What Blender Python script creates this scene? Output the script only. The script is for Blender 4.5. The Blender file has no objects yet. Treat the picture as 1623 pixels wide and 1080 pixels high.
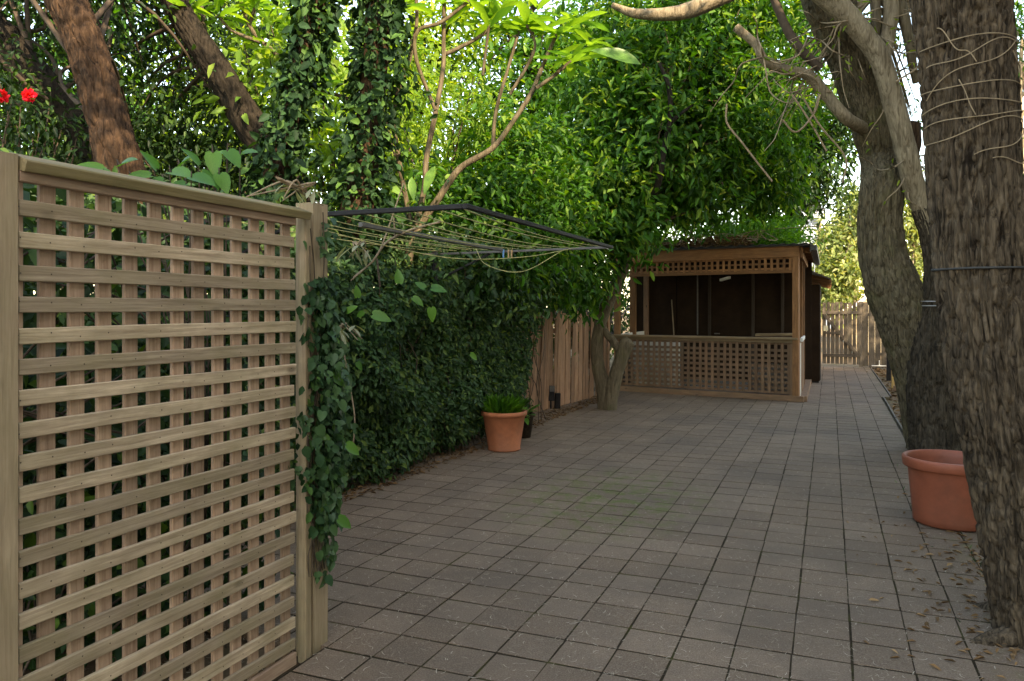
import bpy, math, random
import numpy as np
from mathutils import Vector, Matrix

random.seed(7)
rng = np.random.default_rng(7)
sc = bpy.context.scene
COL = sc.collection

# ------------------------------------------------------------------ camera, world, sun, exposure
CAM_H = 1.55
FPX, CX, HY = 1220.0, 811.5, 490.0          # focal length and horizon in photo pixels (1623 wide)
YAW = math.atan((1315 - CX) / FPX)
cam = bpy.data.cameras.new('camera')
cam.sensor_width = 36
cam.lens = FPX / 1623 * 36
cam.shift_y = -(540 - HY) / 1623
cam.clip_end = 1000
cam_o = bpy.data.objects.new('camera', cam)
cam_o.location = (0, 0, CAM_H)
cam_o.rotation_euler = (math.radians(90), 0, YAW)
COL.objects.link(cam_o)
sc.camera = cam_o

SUN_EL = math.radians(34)
SUN_H = Vector((0.78, -0.62, 0)).normalized()
S = Vector((SUN_H.x * math.cos(SUN_EL), SUN_H.y * math.cos(SUN_EL), math.sin(SUN_EL)))
world = bpy.data.worlds.new('World')
sc.world = world
world.use_nodes = True
wn = world.node_tree.nodes
sky = wn.new('ShaderNodeTexSky')
sky.sky_type = 'NISHITA'
sky.sun_disc = False
sky.sun_elevation = SUN_EL
sky.sun_rotation = math.atan2(S.x, S.y)
sky.air_density = 1.0
sky.dust_density = 0.7
wn['Background'].inputs[1].default_value = 0.15
world.node_tree.links.new(sky.outputs[0], wn['Background'].inputs[0])
sun = bpy.data.lights.new('sun', 'SUN')
sun.energy = 2.0
sun.angle = math.radians(0.6)
sun.color = (1.0, 0.93, 0.82)
sun_o = bpy.data.objects.new('sun', sun)
sun_o.rotation_euler = (-S).to_track_quat('-Z', 'Y').to_euler()
sun_o.location = (10, -10, 20)
COL.objects.link(sun_o)
sc.view_settings.view_transform = 'Standard'
sc.view_settings.look = 'None'
sc.view_settings.gamma = 1
sc.view_settings.use_white_balance = True
sc.view_settings.white_balance_temperature = 9000
sc.view_settings.white_balance_tint = 10
sc.view_settings.exposure = 2.75
sc.cycles.max_bounces = 8
sc.cycles.transmission_bounces = 6
sc.cycles.diffuse_bounces = 4
sc.cycles.use_denoising = True
sc.render.image_settings.color_mode = 'RGB'

CA, SA = math.cos(YAW), math.sin(YAW)


def P(u, v, z):
    """real place of what the photo shows at (u, v) when it stands z metres deep"""
    l = (u - CX) * z / FPX
    return Vector((l * CA - z * SA, l * SA + z * CA, CAM_H - (v - HY) * z / FPX))


def G(u, v):
    """place on the ground"""
    p = P(u, v, FPX * CAM_H / (v - HY))
    p.z = 0
    return p


def project(x, y, z):
    d = -x * SA + y * CA
    l = x * CA + y * SA
    return CX + FPX * l / d, HY - FPX * (z - CAM_H) / d, d


# ------------------------------------------------------------------ materials
class NT:
    def __init__(self, name):
        self.m = bpy.data.materials.new(name)
        self.m.use_nodes = True
        self.t = self.m.node_tree
        self.t.nodes.clear()
        self.out = self.n('ShaderNodeOutputMaterial')

    def n(self, typ, **kw):
        nd = self.t.nodes.new(typ)
        for k, v in kw.items():
            if k.startswith('i_'):
                nd.inputs[k[2:].replace('_', ' ')].default_value = v
            else:
                setattr(nd, k, v)
        return nd

    def l(self, a, b):
        self.t.links.new(a, b)

    def ramp(self, fac, stops):
        r = self.n('ShaderNodeValToRGB')
        els = r.color_ramp.elements
        while len(els) < len(stops):
            els.new(0.5)
        for e, (p, c) in zip(els, stops):
            e.position = p
            e.color = (c[0], c[1], c[2], 1)
        self.l(fac, r.inputs[0])
        return r.outputs[0]

    def noise(self, vec, scale, detail=4, rough=0.6, dist=0.0):
        nd = self.n('ShaderNodeTexNoise')
        nd.inputs['Scale'].default_value = scale
        nd.inputs['Detail'].default_value = detail
        nd.inputs['Roughness'].default_value = rough
        nd.inputs['Distortion'].default_value = dist
        if vec is not None:
            self.l(vec, nd.inputs['Vector'])
        return nd.outputs['Fac']

    def mix(self, fac, a, b, mode='MIX'):
        nd = self.n('ShaderNodeMix', data_type='RGBA', blend_type=mode)
        for s, v in ((nd.inputs[0], fac), (nd.inputs[6], a), (nd.inputs[7], b)):
            if hasattr(v, 'is_linked'):
                self.l(v, s)
            elif isinstance(v, (int, float)):
                s.default_value = v
            else:
                s.default_value = (v[0], v[1], v[2], 1)
        return nd.outputs[2]

    def math(self, op, a, b=0.5, clamp=False):
        nd = self.n('ShaderNodeMath', operation=op, use_clamp=clamp)
        for s, v in ((nd.inputs[0], a), (nd.inputs[1], b)):
            if hasattr(v, 'is_linked'):
                self.l(v, s)
            else:
                s.default_value = v
        return nd.outputs[0]

    def mapr(self, v, a, b, c, d):
        nd = self.n('ShaderNodeMapRange')
        self.l(v, nd.inputs[0])
        for i, x in enumerate((a, b, c, d)):
            nd.inputs[i + 1].default_value = x
        return nd.outputs[0]

    def scaled(self, vec, sc3, rnd=None):
        mp = self.n('ShaderNodeMapping')
        mp.inputs['Scale'].default_value = sc3
        self.l(vec, mp.inputs['Vector'])
        if rnd is not None:
            mul = self.n('ShaderNodeVectorMath', operation='SCALE')
            mul.inputs[0].default_value = (37.0, 11.0, 23.0)
            self.l(rnd, mul.inputs['Scale'])
            self.l(mul.outputs[0], mp.inputs['Location'])
        return mp.outputs[0]

    def bump(self, h, strength=0.4, dist=0.01):
        b = self.n('ShaderNodeBump')
        b.inputs['Strength'].default_value = strength
        b.inputs['Distance'].default_value = dist
        self.l(h, b.inputs['Height'])
        return b.outputs[0]

    def bsdf(self, color, rough=0.7, normal=None, spec=0.5, metal=0.0):
        p = self.n('ShaderNodeBsdfPrincipled')
        for s, v in (('Base Color', color), ('Roughness', rough)):
            if hasattr(v, 'is_linked'):
                self.l(v, p.inputs[s])
            elif isinstance(v, (tuple, list)):
                p.inputs[s].default_value = (*v, 1)
            else:
                p.inputs[s].default_value = v
        p.inputs['Specular IOR Level'].default_value = spec
        p.inputs['Metallic'].default_value = metal
        if normal is not None:
            self.l(normal, p.inputs['Normal'])
        self.l(p.outputs[0], self.out.inputs[0])
        return p


def wood(name, dark, light, stain=None, stain_amt=0.4, rough=0.8, var=0.35):
    """weathered timber: grain along the local X axis of each board"""
    t = NT(name)
    tc = t.n('ShaderNodeTexCoord')
    oi = t.n('ShaderNodeObjectInfo')
    v = t.scaled(tc.outputs['Object'], (1.6, 34, 34), oi.outputs['Random'])
    g1 = t.noise(v, 2.2, 6, 0.65, 0.6)
    v2 = t.scaled(tc.outputs['Object'], (3.0, 9, 9), oi.outputs['Random'])
    g2 = t.noise(v2, 1.4, 4, 0.6, 0.3)
    c = t.ramp(g1, [(0.28, dark), (0.72, light)])
    br = t.mapr(oi.outputs['Random'], 0, 1, 1 - var, 1 + var * 0.6)
    hsv = t.n('ShaderNodeHueSaturation')
    t.l(c, hsv.inputs['Color'])
    t.l(br, hsv.inputs['Value'])
    c = hsv.outputs[0]
    c = t.mix(t.mapr(g2, 0.35, 0.75, 0.0, 0.45), c, tuple(x * 0.55 for x in dark), 'MIX')
    # knots
    vo = t.n('ShaderNodeTexVoronoi')
    vo.inputs['Scale'].default_value = 1.0
    t.l(t.scaled(tc.outputs['Object'], (3.2, 7, 7), oi.outputs['Random']), vo.inputs['Vector'])
    kn = t.mapr(vo.outputs['Distance'], 0.05, 0.13, 0.75, 0.0)
    c = t.mix(kn, c, tuple(x * 0.35 for x in dark))
    if stain is not None:
        s = t.noise(t.scaled(tc.outputs['Object'], (1.5, 2.5, 2.5), oi.outputs['Random']), 2.5, 5, 0.65)
        c = t.mix(t.mapr(s, 0.4, 0.75, 0.0, stain_amt), c, stain)
    nrm = t.bump(g1, 0.55, 0.004)
    t.bsdf(c, rough, nrm, 0.25)
    return t.m


def bark(name, dark, light, moss=None, scale=1.0):
    t = NT(name)
    tc = t.n('ShaderNodeTexCoord')
    v = t.scaled(tc.outputs['Object'], (1, 1, 0.14))
    n1 = t.noise(v, 34 * scale, 6, 0.65, 1.2)
    n2 = t.noise(tc.outputs['Object'], 5 * scale, 4, 0.6)
    c = t.ramp(n1, [(0.36, tuple(0.7 * x for x in dark)), (0.50, tuple((x + y) * .45 for x, y in zip(dark, light))), (0.66, light)])
    c = t.mix(t.mapr(n2, 0.35, 0.7, 0, 0.4), c, tuple(0.6 * x for x in dark))
    if moss:
        n3 = t.noise(tc.outputs['Object'], 3.0, 5, 0.7)
        c = t.mix(t.mapr(n3, 0.5, 0.75, 0, 0.55), c, moss)
    n4 = t.noise(v, 60 * scale, 4, 0.7)
    nrm = t.bump(t.math('ADD', n1, t.math('MULTIPLY', n4, 0.4)), 0.9, 0.018)
    t.bsdf(c, 0.9, nrm, 0.15)
    return t.m


def leaf(name, a, b, c=None, transl=0.35, rough=0.5, spec=0.22):
    """leaf colour varies leaf by leaf (random per mesh island)"""
    t = NT(name)
    g = t.n('ShaderNodeNewGeometry')
    stops = [(0.0, a), (0.75, b)]
    stops.append((1.0, c if c else b))
    col = t.ramp(g.outputs['Random Per Island'], stops)
    p = t.n('ShaderNodeBsdfPrincipled')
    p.inputs['Roughness'].default_value = rough
    p.inputs['Specular IOR Level'].default_value = spec
    t.l(col, p.inputs['Base Color'])
    tr = t.n('ShaderNodeBsdfTranslucent')
    tcol = t.mix(1.0, col, (1.9, 1.75, 0.55), 'MULTIPLY')
    t.l(tcol, tr.inputs['Color'])
    mx = t.n('ShaderNodeMixShader')
    mx.inputs[0].default_value = transl
    t.l(p.outputs[0], mx.inputs[1])
    t.l(tr.outputs[0], mx.inputs[2])
    t.l(mx.outputs[0], t.out.inputs[0])
    return t.m


def plain(name, color, rough=0.6, spec=0.4, metal=0.0, nscale=6.0, var=0.25, bump=0.15, dirt=None):
    t = NT(name)
    tc = t.n('ShaderNodeTexCoord')
    n = t.noise(tc.outputs['Object'], nscale, 6, 0.65)
    c = t.ramp(n, [(0.3, tuple(x * (1 - var) for x in color)), (0.7, tuple(min(1, x * (1 + var)) for x in color))])
    if dirt:
        d = t.noise(tc.outputs['Object'], nscale * 0.45, 5, 0.7)
        c = t.mix(t.mapr(d, 0.48, 0.72, 0, 0.65), c, dirt)
    n2 = t.noise(tc.outputs['Object'], nscale * 9, 4, 0.6)
    t.bsdf(c, rough, t.bump(n2, bump, 0.004), spec, metal)
    return t.m


M = {}
M['trellis_rail'] = wood('trellis_rail_timber', (0.28, 0.195, 0.125), (0.62, 0.475, 0.325), (0.20, 0.165, 0.075), 0.55)
M['trellis_slat'] = wood('trellis_slat_timber', (0.30, 0.180, 0.118), (0.57, 0.385, 0.270), (0.22, 0.165, 0.10), 0.3)
M['trellis_cap'] = wood('trellis_cap_timber', (0.21, 0.15, 0.075), (0.50, 0.37, 0.205), (0.19, 0.17, 0.06), 0.5)
M['post'] = wood('treated_post_timber', (0.28, 0.195, 0.12), (0.50, 0.375, 0.24), (0.19, 0.16, 0.075), 0.5)
M['shed_wood'] = wood('shed_orange_timber', (0.165, 0.072, 0.030), (0.37, 0.175, 0.075), (0.10, 0.06, 0.03), 0.4)
M['shed_lattice'] = wood('shed_lattice_timber', (0.13, 0.070, 0.040), (0.28, 0.160, 0.092), (0.12, 0.095, 0.06), 0.45)
M['shed_rail'] = wood('shed_rail_timber', (0.16, 0.10, 0.055), (0.33, 0.23, 0.13), (0.12, 0.09, 0.04), 0.4)
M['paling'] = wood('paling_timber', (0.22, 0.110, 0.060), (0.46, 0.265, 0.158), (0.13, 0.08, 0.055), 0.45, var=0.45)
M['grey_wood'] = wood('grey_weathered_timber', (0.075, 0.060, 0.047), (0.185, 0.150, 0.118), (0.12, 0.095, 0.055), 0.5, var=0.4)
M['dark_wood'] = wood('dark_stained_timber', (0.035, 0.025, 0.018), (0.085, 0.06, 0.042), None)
M['yellow_wood'] = wood('pale_pine_timber', (0.38, 0.22, 0.075), (0.52, 0.34, 0.14), None, var=0.1)
M['bark_right'] = bark('furrowed_bark', (0.024, 0.016, 0.010), (0.165, 0.118, 0.077))
M['bark_twin'] = bark('mossy_furrowed_bark', (0.055, 0.042, 0.025), (0.185, 0.145, 0.090), (0.09, 0.085, 0.03))
M['bark_brown'] = bark('warm_brown_bark', (0.026, 0.014, 0.008), (0.088, 0.050, 0.028))
M['bark_dark'] = bark('dark_bark', (0.012, 0.009, 0.006), (0.042, 0.032, 0.022))
M['bark_black'] = bark('blackened_bark', (0.020, 0.015, 0.010), (0.095, 0.072, 0.048))
M['bark_pale'] = bark('pale_smooth_bark', (0.16, 0.12, 0.075), (0.34, 0.27, 0.18), None, 0.8)
M['bark_smooth'] = bark('smooth_grey_bark', (0.095, 0.07, 0.042), (0.18, 0.14, 0.09), (0.10, 0.10, 0.04), 0.7)
M['twig'] = plain('dry_twig', (0.26, 0.19, 0.12), 0.85, 0.2, nscale=20)
M['dark_twig'] = plain('dark_twig', (0.07, 0.05, 0.035), 0.85, 0.2, nscale=20)
M['leaf_ivy'] = leaf('ivy_leaf', (0.010, 0.029, 0.012), (0.026, 0.068, 0.024), (0.07, 0.15, 0.03), 0.22, 0.6, .15)
M['leaf_hedge'] = leaf('hedge_leaf', (0.014, 0.038, 0.014), (0.040, 0.092, 0.028), (0.12, 0.18, 0.04), 0.25)
M['leaf_dark'] = leaf('dark_leaf', (0.008, 0.024, 0.007), (0.022, 0.056, 0.015), (0.07, 0.13, 0.02), 0.3)
M['leaf_mid'] = leaf('glossy_mid_leaf', (0.014, 0.060, 0.008), (0.046, 0.145, 0.016), (0.16, 0.27, 0.04), 0.40)
M['leaf_bright'] = leaf('bright_leaf', (0.09, 0.17, 0.02), (0.18, 0.28, 0.035), (0.30, 0.36, 0.06), 0.5)
M['leaf_lime'] = leaf('lime_leaf', (0.09, 0.19, 0.03), (0.17, 0.29, 0.05), (0.24, 0.33, 0.06), 0.5)
M['leaf_pale'] = leaf('pale_olive_leaf', (0.11, 0.15, 0.05), (0.23, 0.27, 0.085), (0.33, 0.31, 0.13), 0.35, 0.6)
M['leaf_far'] = leaf('far_sunny_leaf', (0.08, 0.12, 0.03), (0.20, 0.24, 0.08), (0.34, 0.33, 0.16), 0.35, 0.6)
M['leaf_big'] = leaf('broad_leaf', (0.045, 0.13, 0.045), (0.075, 0.19, 0.06), (0.09, 0.22, 0.06), 0.35, 0.35)
M['leaf_frangipani'] = leaf('frangipani_leaf', (0.07, 0.19, 0.045), (0.11, 0.26, 0.06), (0.20, 0.33, 0.05), 0.5, 0.35)
M['leaf_fern'] = leaf('fern_leaf', (0.03, 0.11, 0.012), (0.075, 0.21, 0.018), (0.14, 0.30, 0.03), 0.4)
M['leaf_dry'] = leaf('withered_leaf', (0.20, 0.20, 0.12), (0.30, 0.30, 0.19), (0.24, 0.17, 0.09), 0.25, 0.7)
M['litter'] = leaf('dry_litter', (0.22, 0.16, 0.11), (0.38, 0.30, 0.22), (0.52, 0.43, 0.33), 0.0, 0.8, 0.15)
M['brown_litter'] = leaf('brown_litter', (0.10, 0.055, 0.025), (0.22, 0.12, 0.055), (0.32, 0.20, 0.10), 0.0, 0.9, 0.1)
M['flower'] = leaf('red_petal', (0.55, 0.01, 0.03), (0.75, 0.03, 0.06), (0.8, 0.06, 0.12), 0.3)
M['terracotta_left'] = plain('weathered_terracotta', (0.36, 0.115, 0.050), 0.75, 0.3, nscale=5, var=0.3, dirt=(0.13, 0.065, 0.04))
M['terracotta_right'] = plain('plastic_terracotta', (0.26, 0.070, 0.036), 0.5, 0.35, nscale=4, var=0.3, dirt=(0.14, 0.058, 0.035), bump=0.06)
M['soil'] = plain('potting_soil', (0.05, 0.035, 0.025), 0.95, 0.1, nscale=20, var=0.5, bump=0.8)
M['black_metal'] = plain('black_painted_metal', (0.016, 0.014, 0.014), 0.65, 0.2, nscale=14, var=0.4)
M['grey_metal'] = plain('grey_metal', (0.10, 0.09, 0.08), 0.6, 0.3, 0.2, nscale=14)
M['roof_black'] = plain('black_roof_sheet', (0.03, 0.03, 0.032), 0.5, 0.4, nscale=5, var=0.4)
M['cord'] = plain('yellowed_cord', (0.36, 0.32, 0.13), 0.7, 0.2, nscale=15, var=0.35)
M['white_paint'] = plain('white_board', (0.62, 0.60, 0.56), 0.6, 0.3, nscale=3, var=0.12, dirt=(0.42, 0.38, 0.32))
M['peg_blue'] = plain('blue_peg', (0.1, 0.25, 0.45), 0.5)
M['peg_wood'] = plain('wooden_peg', (0.4, 0.25, 0.12), 0.7)
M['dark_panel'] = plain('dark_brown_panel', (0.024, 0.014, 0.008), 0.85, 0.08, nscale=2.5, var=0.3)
M['concrete'] = plain('shed_concrete', (0.14, 0.125, 0.11), 0.9, 0.2, nscale=4)
M['render_wall'] = plain('cream_render', (0.62, 0.57, 0.49), 0.85, 0.2, nscale=2, var=0.08)
M['white_render'] = plain('white_render', (0.5, 0.52, 0.55), 0.8, 0.2, nscale=1, var=0.05)
M['grey_render'] = plain('grey_render', (0.25, 0.28, 0.32), 0.8, 0.2, nscale=1, var=0.1)
M['red_roof'] = plain('red_roof_tile', (0.36, 0.12, 0.08), 0.8, 0.2, nscale=8)
M['roof_grey'] = plain('grey_roof', (0.10, 0.105, 0.115), 0.7, 0.3, nscale=4)
M['window_glass'] = plain('window_glass', (0.03, 0.035, 0.045), 0.08, 0.6, nscale=1, bump=0.0)
M['beige_board'] = plain('beige_board', (0.55, 0.45, 0.30), 0.8, 0.2, nscale=5)
M['wire'] = plain('galvanised_wire', (0.35, 0.35, 0.34), 0.4, 0.5, 0.6)
M['band'] = plain('dark_band', (0.03, 0.028, 0.025), 0.7)
M['label_cream'] = plain('cream_plate', (0.55, 0.52, 0.36), 0.6)


def paver_material():
    t = NT('brown_concrete_paver')
    tc = t.n('ShaderNodeTexCoord')
    ge = t.n('ShaderNodeNewGeometry')
    pos = ge.outputs['Position']
    isl = ge.outputs['Random Per Island']
    oi = t.n('ShaderNodeObjectInfo')
    r = t.math('FRACT', t.math('ADD', isl, oi.outputs['Random']), 0)
    base = t.ramp(r, [(0.0, (0.172, 0.108, 0.068)), (0.5, (0.205, 0.133, 0.087)), (1.0, (0.240, 0.160, 0.108))])
    n1 = t.noise(pos, 9, 6, 0.7)
    c = t.mix(t.mapr(n1, 0.3, 0.7, 0.0, 0.5), base, (0.115, 0.080, 0.057))
    n2 = t.noise(pos, 130, 3, 0.7)
    c = t.mix(t.mapr(n2, 0.50, 0.66, 0, 0.75), c, (0.36, 0.275, 0.20))
    n5 = t.noise(pos, 170, 2, 0.6)
    c = t.mix(t.mapr(n5, 0.52, 0.64, 0, 0.6), c, (0.075, 0.050, 0.034))
    # damp grime, large patches
    n3 = t.noise(pos, 0.9, 4, 0.6)
    c = t.mix(t.mapr(n3, 0.42, 0.66, 0, 0.6), c, (0.100, 0.074, 0.055))
    # moss patch in the middle of the yard and along the right edge
    sep = t.n('ShaderNodeSeparateXYZ')
    t.l(pos, sep.inputs[0])
    mp = G(965, 790)
    dx = t.math('DIVIDE', t.math('SUBTRACT', sep.outputs[0], mp.x), 0.75)
    dy = t.math('DIVIDE', t.math('SUBTRACT', sep.outputs[1], mp.y), 1.1)
    d = t.math('ADD', t.math('MULTIPLY', dx, dx), t.math('MULTIPLY', dy, dy))
    n4 = t.noise(pos, 7, 5, 0.7)
    mk = t.math('MULTIPLY', t.mapr(d, 0.05, 1.6, 0.95, 0.0), t.mapr(n4, 0.46, 0.62, 0.0, 1.0), True)
    ed = t.math('MULTIPLY', t.mapr(sep.outputs[0], 0.62, 1.05, 0.0, 0.8), t.mapr(n4, 0.5, 0.66, 0.0, 1.0), True)
    c = t.mix(t.math('ADD', mk, ed, True), c, (0.105, 0.115, 0.03))
    h = t.math('ADD', t.math('MULTIPLY', n2, 0.6), n1)
    t.bsdf(c, 0.88, t.bump(h, 0.6, 0.006), 0.25)
    return t.m


def ground_material(name, a, b, cmoss, scale=1.0):
    t = NT(name)
    ge = t.n('ShaderNodeNewGeometry')
    pos = ge.outputs['Position']
    n1 = t.noise(pos, 6 * scale, 8, 0.7)
    c = t.ramp(n1, [(0.3, a), (0.7, b)])
    n2 = t.noise(pos, 1.6 * scale, 5, 0.7)
    c = t.mix(t.mapr(n2, 0.5, 0.68, 0, 0.7), c, cmoss)
    n3 = t.noise(pos, 60 * scale, 4, 0.7)
    t.bsdf(c, 0.95, t.bump(t.math('ADD', n1, n3), 0.8, 0.02), 0.1)
    return t.m


M['paver'] = paver_material()
M['joint'] = ground_material('mossy_joint_sand', (0.026, 0.018, 0.011), (0.062, 0.044, 0.027), (0.085, 0.082, 0.020), 3)
M['dirt'] = ground_material('leafy_dirt', (0.10, 0.062, 0.036), (0.20, 0.13, 0.075), (0.09, 0.09, 0.035))

# ------------------------------------------------------------------ object helpers
WM = {}


def link(o, parent=None, W=None):
    W = W or Matrix.Identity(4)
    COL.objects.link(o)
    if parent is not None:
        o.parent = parent
        o.matrix_parent_inverse = Matrix.Identity(4)
        o.matrix_basis = WM[parent.name].inverted() @ W
    else:
        o.matrix_basis = W
    WM[o.name] = W
    return o


def tag(o, label=None, cat=None, group=None, kind=None):
    if label: o['label'] = label
    if cat: o['category'] = cat
    if group: o['group'] = group
    if kind: o['kind'] = kind
    return o


def thing(name, label, cat, loc=(0, 0, 0), group=None):
    o = bpy.data.objects.new(name, None)
    o.empty_display_size = 0.2
    link(o, None, Matrix.Translation(Vector(loc)))
    return tag(o, label, cat, group)


def mesh(name, verts, faces, smooth=False):
    me = bpy.data.meshes.new(name)
    if isinstance(verts, np.ndarray):
        nv = len(verts)
        me.vertices.add(nv)
        me.vertices.foreach_set('co', np.ascontiguousarray(verts, dtype=np.float32).ravel())
        f = np.ascontiguousarray(faces, dtype=np.int32)
        k = f.shape[1]
        me.loops.add(f.size)
        me.loops.foreach_set('vertex_index', f.ravel())
        me.polygons.add(len(f))
        me.polygons.foreach_set('loop_start', np.arange(0, f.size, k, dtype=np.int32))
        me.polygons.foreach_set('loop_total', np.full(len(f), k, dtype=np.int32))
        me.update(calc_edges=True)
        me.validate()
    else:
        me.from_pydata([tuple(v) for v in verts], [], faces)
        me.update()
    if smooth:
        me.polygons.foreach_set('use_smooth', [True] * len(me.polygons))
    return me


def obj(name, me, mat, parent=None, W=None):
    if mat is not None and not me.materials:
        me.materials.append(M[mat] if isinstance(mat, str) else mat)
    o = bpy.data.objects.new(name, me)
    return link(o, parent, W)


_boards = {}


def board_mesh(L, w, t, mat, variant, warp=0.0, rough_ends=0.0, segs=3):
    key = (round(L, 3), round(w, 4), round(t, 4), mat, variant, warp, segs)
    if key in _boards:
        return _boards[key]
    r = random.Random(hash(key) & 0xffff)
    ch = min(0.004, 0.15 * min(w, t))
    sec = [(-w / 2 + ch, -t / 2), (w / 2 - ch, -t / 2), (w / 2, -t / 2 + ch), (w / 2, t / 2 - ch),
           (w / 2 - ch, t / 2), (-w / 2 + ch, t / 2), (-w / 2, t / 2 - ch), (-w / 2, -t / 2 + ch)]
    V, F = [], []
    for i in range(segs + 1):
        x = -L / 2 + L * i / segs
        oy, oz = (r.uniform(-warp, warp), r.uniform(-warp, warp)) if 0 < i < segs else (r.uniform(-warp, warp) * .3, 0)
        kk = 1 + r.uniform(-1, 1) * warp * 3
        for k, (a, b) in enumerate(sec):
            V.append((x, a * kk + oy, b + oz))
    for i in range(segs):
        for k in range(8):
            a, b = i * 8 + k, i * 8 + (k + 1) % 8
            F.append((a, b, b + 8, a + 8))
    F.append(tuple(range(7, -1, -1)))
    F.append(tuple(segs * 8 + k for k in range(8)))
    me = mesh('board', V, F)
    me.materials.append(M[mat])
    _boards[key] = me
    return me


def board(name, p0, p1, w, t, mat, parent, face, variants=4, warp=0.0, segs=3):
    """a plank from p0 to p1; its width lies across `face` (the outward normal of its broad side)"""
    p0, p1 = Vector(p0), Vector(p1)
    x = (p1 - p0)
    L = x.length
    x.normalize()
    z = Vector(face) - x * Vector(face).dot(x)
    z.normalize()
    y = z.cross(x)
    c = (p0 + p1) / 2
    W = Matrix(((x.x, y.x, z.x, c.x), (x.y, y.y, z.y, c.y), (x.z, y.z, z.z, c.z), (0, 0, 0, 1)))
    o = bpy.data.objects.new(name, board_mesh(L, w, t, mat, random.randrange(variants), warp, segs=segs))
    return link(o, parent, W)


def box_mesh(x0, x1, y0, y1, z0, z1):
    V = [(x, y, z) for x in (x0, x1) for y in (y0, y1) for z in (z0, z1)]
    F = [(0, 1, 3, 2), (4, 6, 7, 5), (0, 4, 5, 1), (2, 3, 7, 6), (0, 2, 6, 4), (1, 5, 7, 3)]
    return mesh('box', V, F)


def box(name, x0, x1, y0, y1, z0, z1, mat, parent=None):
    c = Vector(((x0 + x1) / 2, (y0 + y1) / 2, z0))
    me = box_mesh(x0 - c.x, x1 - c.x, y0 - c.y, y1 - c.y, 0, z1 - z0)
    return obj(name, me, mat, parent, Matrix.Translation(c))


# -- noise in numpy
def _hash(ix, iy, iz, seed):
    h = (ix.astype(np.int64) * 374761393 + iy.astype(np.int64) * 668265263 + iz.astype(np.int64) * 2147483647 + seed * 974711) & 0xffffffff
    h = ((h ^ (h >> 13)) * 1274126177) & 0xffffffff
    return ((h ^ (h >> 16)) & 0xffff) / 65535.0


def vnoise(p, seed=0):
    i = np.floor(p)
    f = p - i
    f = f * f * (3 - 2 * f)
    i = i.astype(np.int64)
    r = 0
    for dx in (0, 1):
        for dy in (0, 1):
            for dz in (0, 1):
                w = (f[..., 0] if dx else 1 - f[..., 0]) * (f[..., 1] if dy else 1 - f[..., 1]) * (f[..., 2] if dz else 1 - f[..., 2])
                r = r + w * _hash(i[..., 0] + dx, i[..., 1] + dy, i[..., 2] + dz, seed)
    return r


def spline(pts, n):
    """Catmull-Rom through rows of pts (any number of columns)"""
    p = np.asarray(pts, float)
    p = np.vstack([2 * p[0] - p[1], p, 2 * p[-1] - p[-2]])
    m = len(p) - 3
    t = np.linspace(0, m - 1e-6, n)
    k = t.astype(int)
    f = (t - k)[:, None]
    a, b, c, d = p[k], p[k + 1], p[k + 2], p[k + 3]
    return 0.5 * (2 * b + (c - a) * f + (2 * a - 5 * b + 4 * c - d) * f ** 2 + (3 * b - a - 3 * c + d) * f ** 3)


def tube_arrays(pts, sides, n, bark_amp=0.0, seed=0, bark_freq=26.0, lumps=0.0, stretch=5.5):
    """pts rows: x, y, z, radius"""
    c = spline(pts, n)
    xyz, rad = c[:, :3], np.maximum(c[:, 3], 0.001)
    tan = np.gradient(xyz, axis=0)
    tan /= np.linalg.norm(tan, axis=1)[:, None] + 1e-9
    ref = np.array([1.0, 0.13, 0.07]) if abs(tan[0][0]) < 0.9 else np.array([0.05, 1.0, 0.1])
    N = np.zeros_like(xyz)
    v = ref
    for i in range(n):
        v = v - tan[i] * v.dot(tan[i])
        v = v / (np.linalg.norm(v) + 1e-9)
        N[i] = v
    B = np.cross(tan, N)
    th = np.linspace(0, 2 * np.pi, sides, endpoint=False)
    s = np.concatenate([[0], np.cumsum(np.linalg.norm(np.diff(xyz, axis=0), axis=1))])
    R = np.repeat(rad[:, None], sides, 1)
    if bark_amp or lumps:
        rm = float(rad.mean())
        q = np.stack(np.broadcast_arrays(np.cos(th)[None] * rm, np.sin(th)[None] * rm, s[:, None]), -1)
        if lumps:
            R = R * (1 + lumps * (vnoise(q * [4, 4, 2.2], seed + 5) - 0.5) * 2)
        if bark_amp:
            warp = (vnoise(q * [9, 9, 5], seed + 9) - 0.5) * 0.035
            qq = q + warp[..., None] * np.array([1.0, 1.0, 0.0])
            a = vnoise(qq * [bark_freq, bark_freq, bark_freq / stretch], seed)
            b = vnoise(qq * [bark_freq * 2.1, bark_freq * 2.1, bark_freq / stretch * 2.4], seed + 1)
            ridge = np.clip(np.abs(a - 0.5) * 6.5, 0, 1) ** 0.65
            R = R + bark_amp * (ridge - 0.75) + bark_amp * 0.55 * (np.clip(np.abs(b - .5) * 4, 0, 1) - 0.5)
    V = xyz[:, None, :] + R[..., None] * (np.cos(th)[None, :, None] * N[:, None, :] + np.sin(th)[None, :, None] * B[:, None, :])
    V = V.reshape(-1, 3)
    i, k = np.meshgrid(np.arange(n - 1), np.arange(sides), indexing='ij')
    k2 = (k + 1) % sides
    F = np.stack([i * sides + k, i * sides + k2, (i + 1) * sides + k2, (i + 1) * sides + k], -1).reshape(-1, 4)
    # end cap: a point at the tip
    tip = len(V)
    V = np.vstack([V, xyz[-1:] + tan[-1:] * rad[-1] * 0.25])
    kk = np.arange(sides)
    cap = np.stack([(n - 1) * sides + kk, (n - 1) * sides + (kk + 1) % sides, np.full(sides, tip), np.full(sides, tip)], -1)
    F = np.vstack([F, cap])
    return V, F


def tri_fix(me):
    return me


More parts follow.
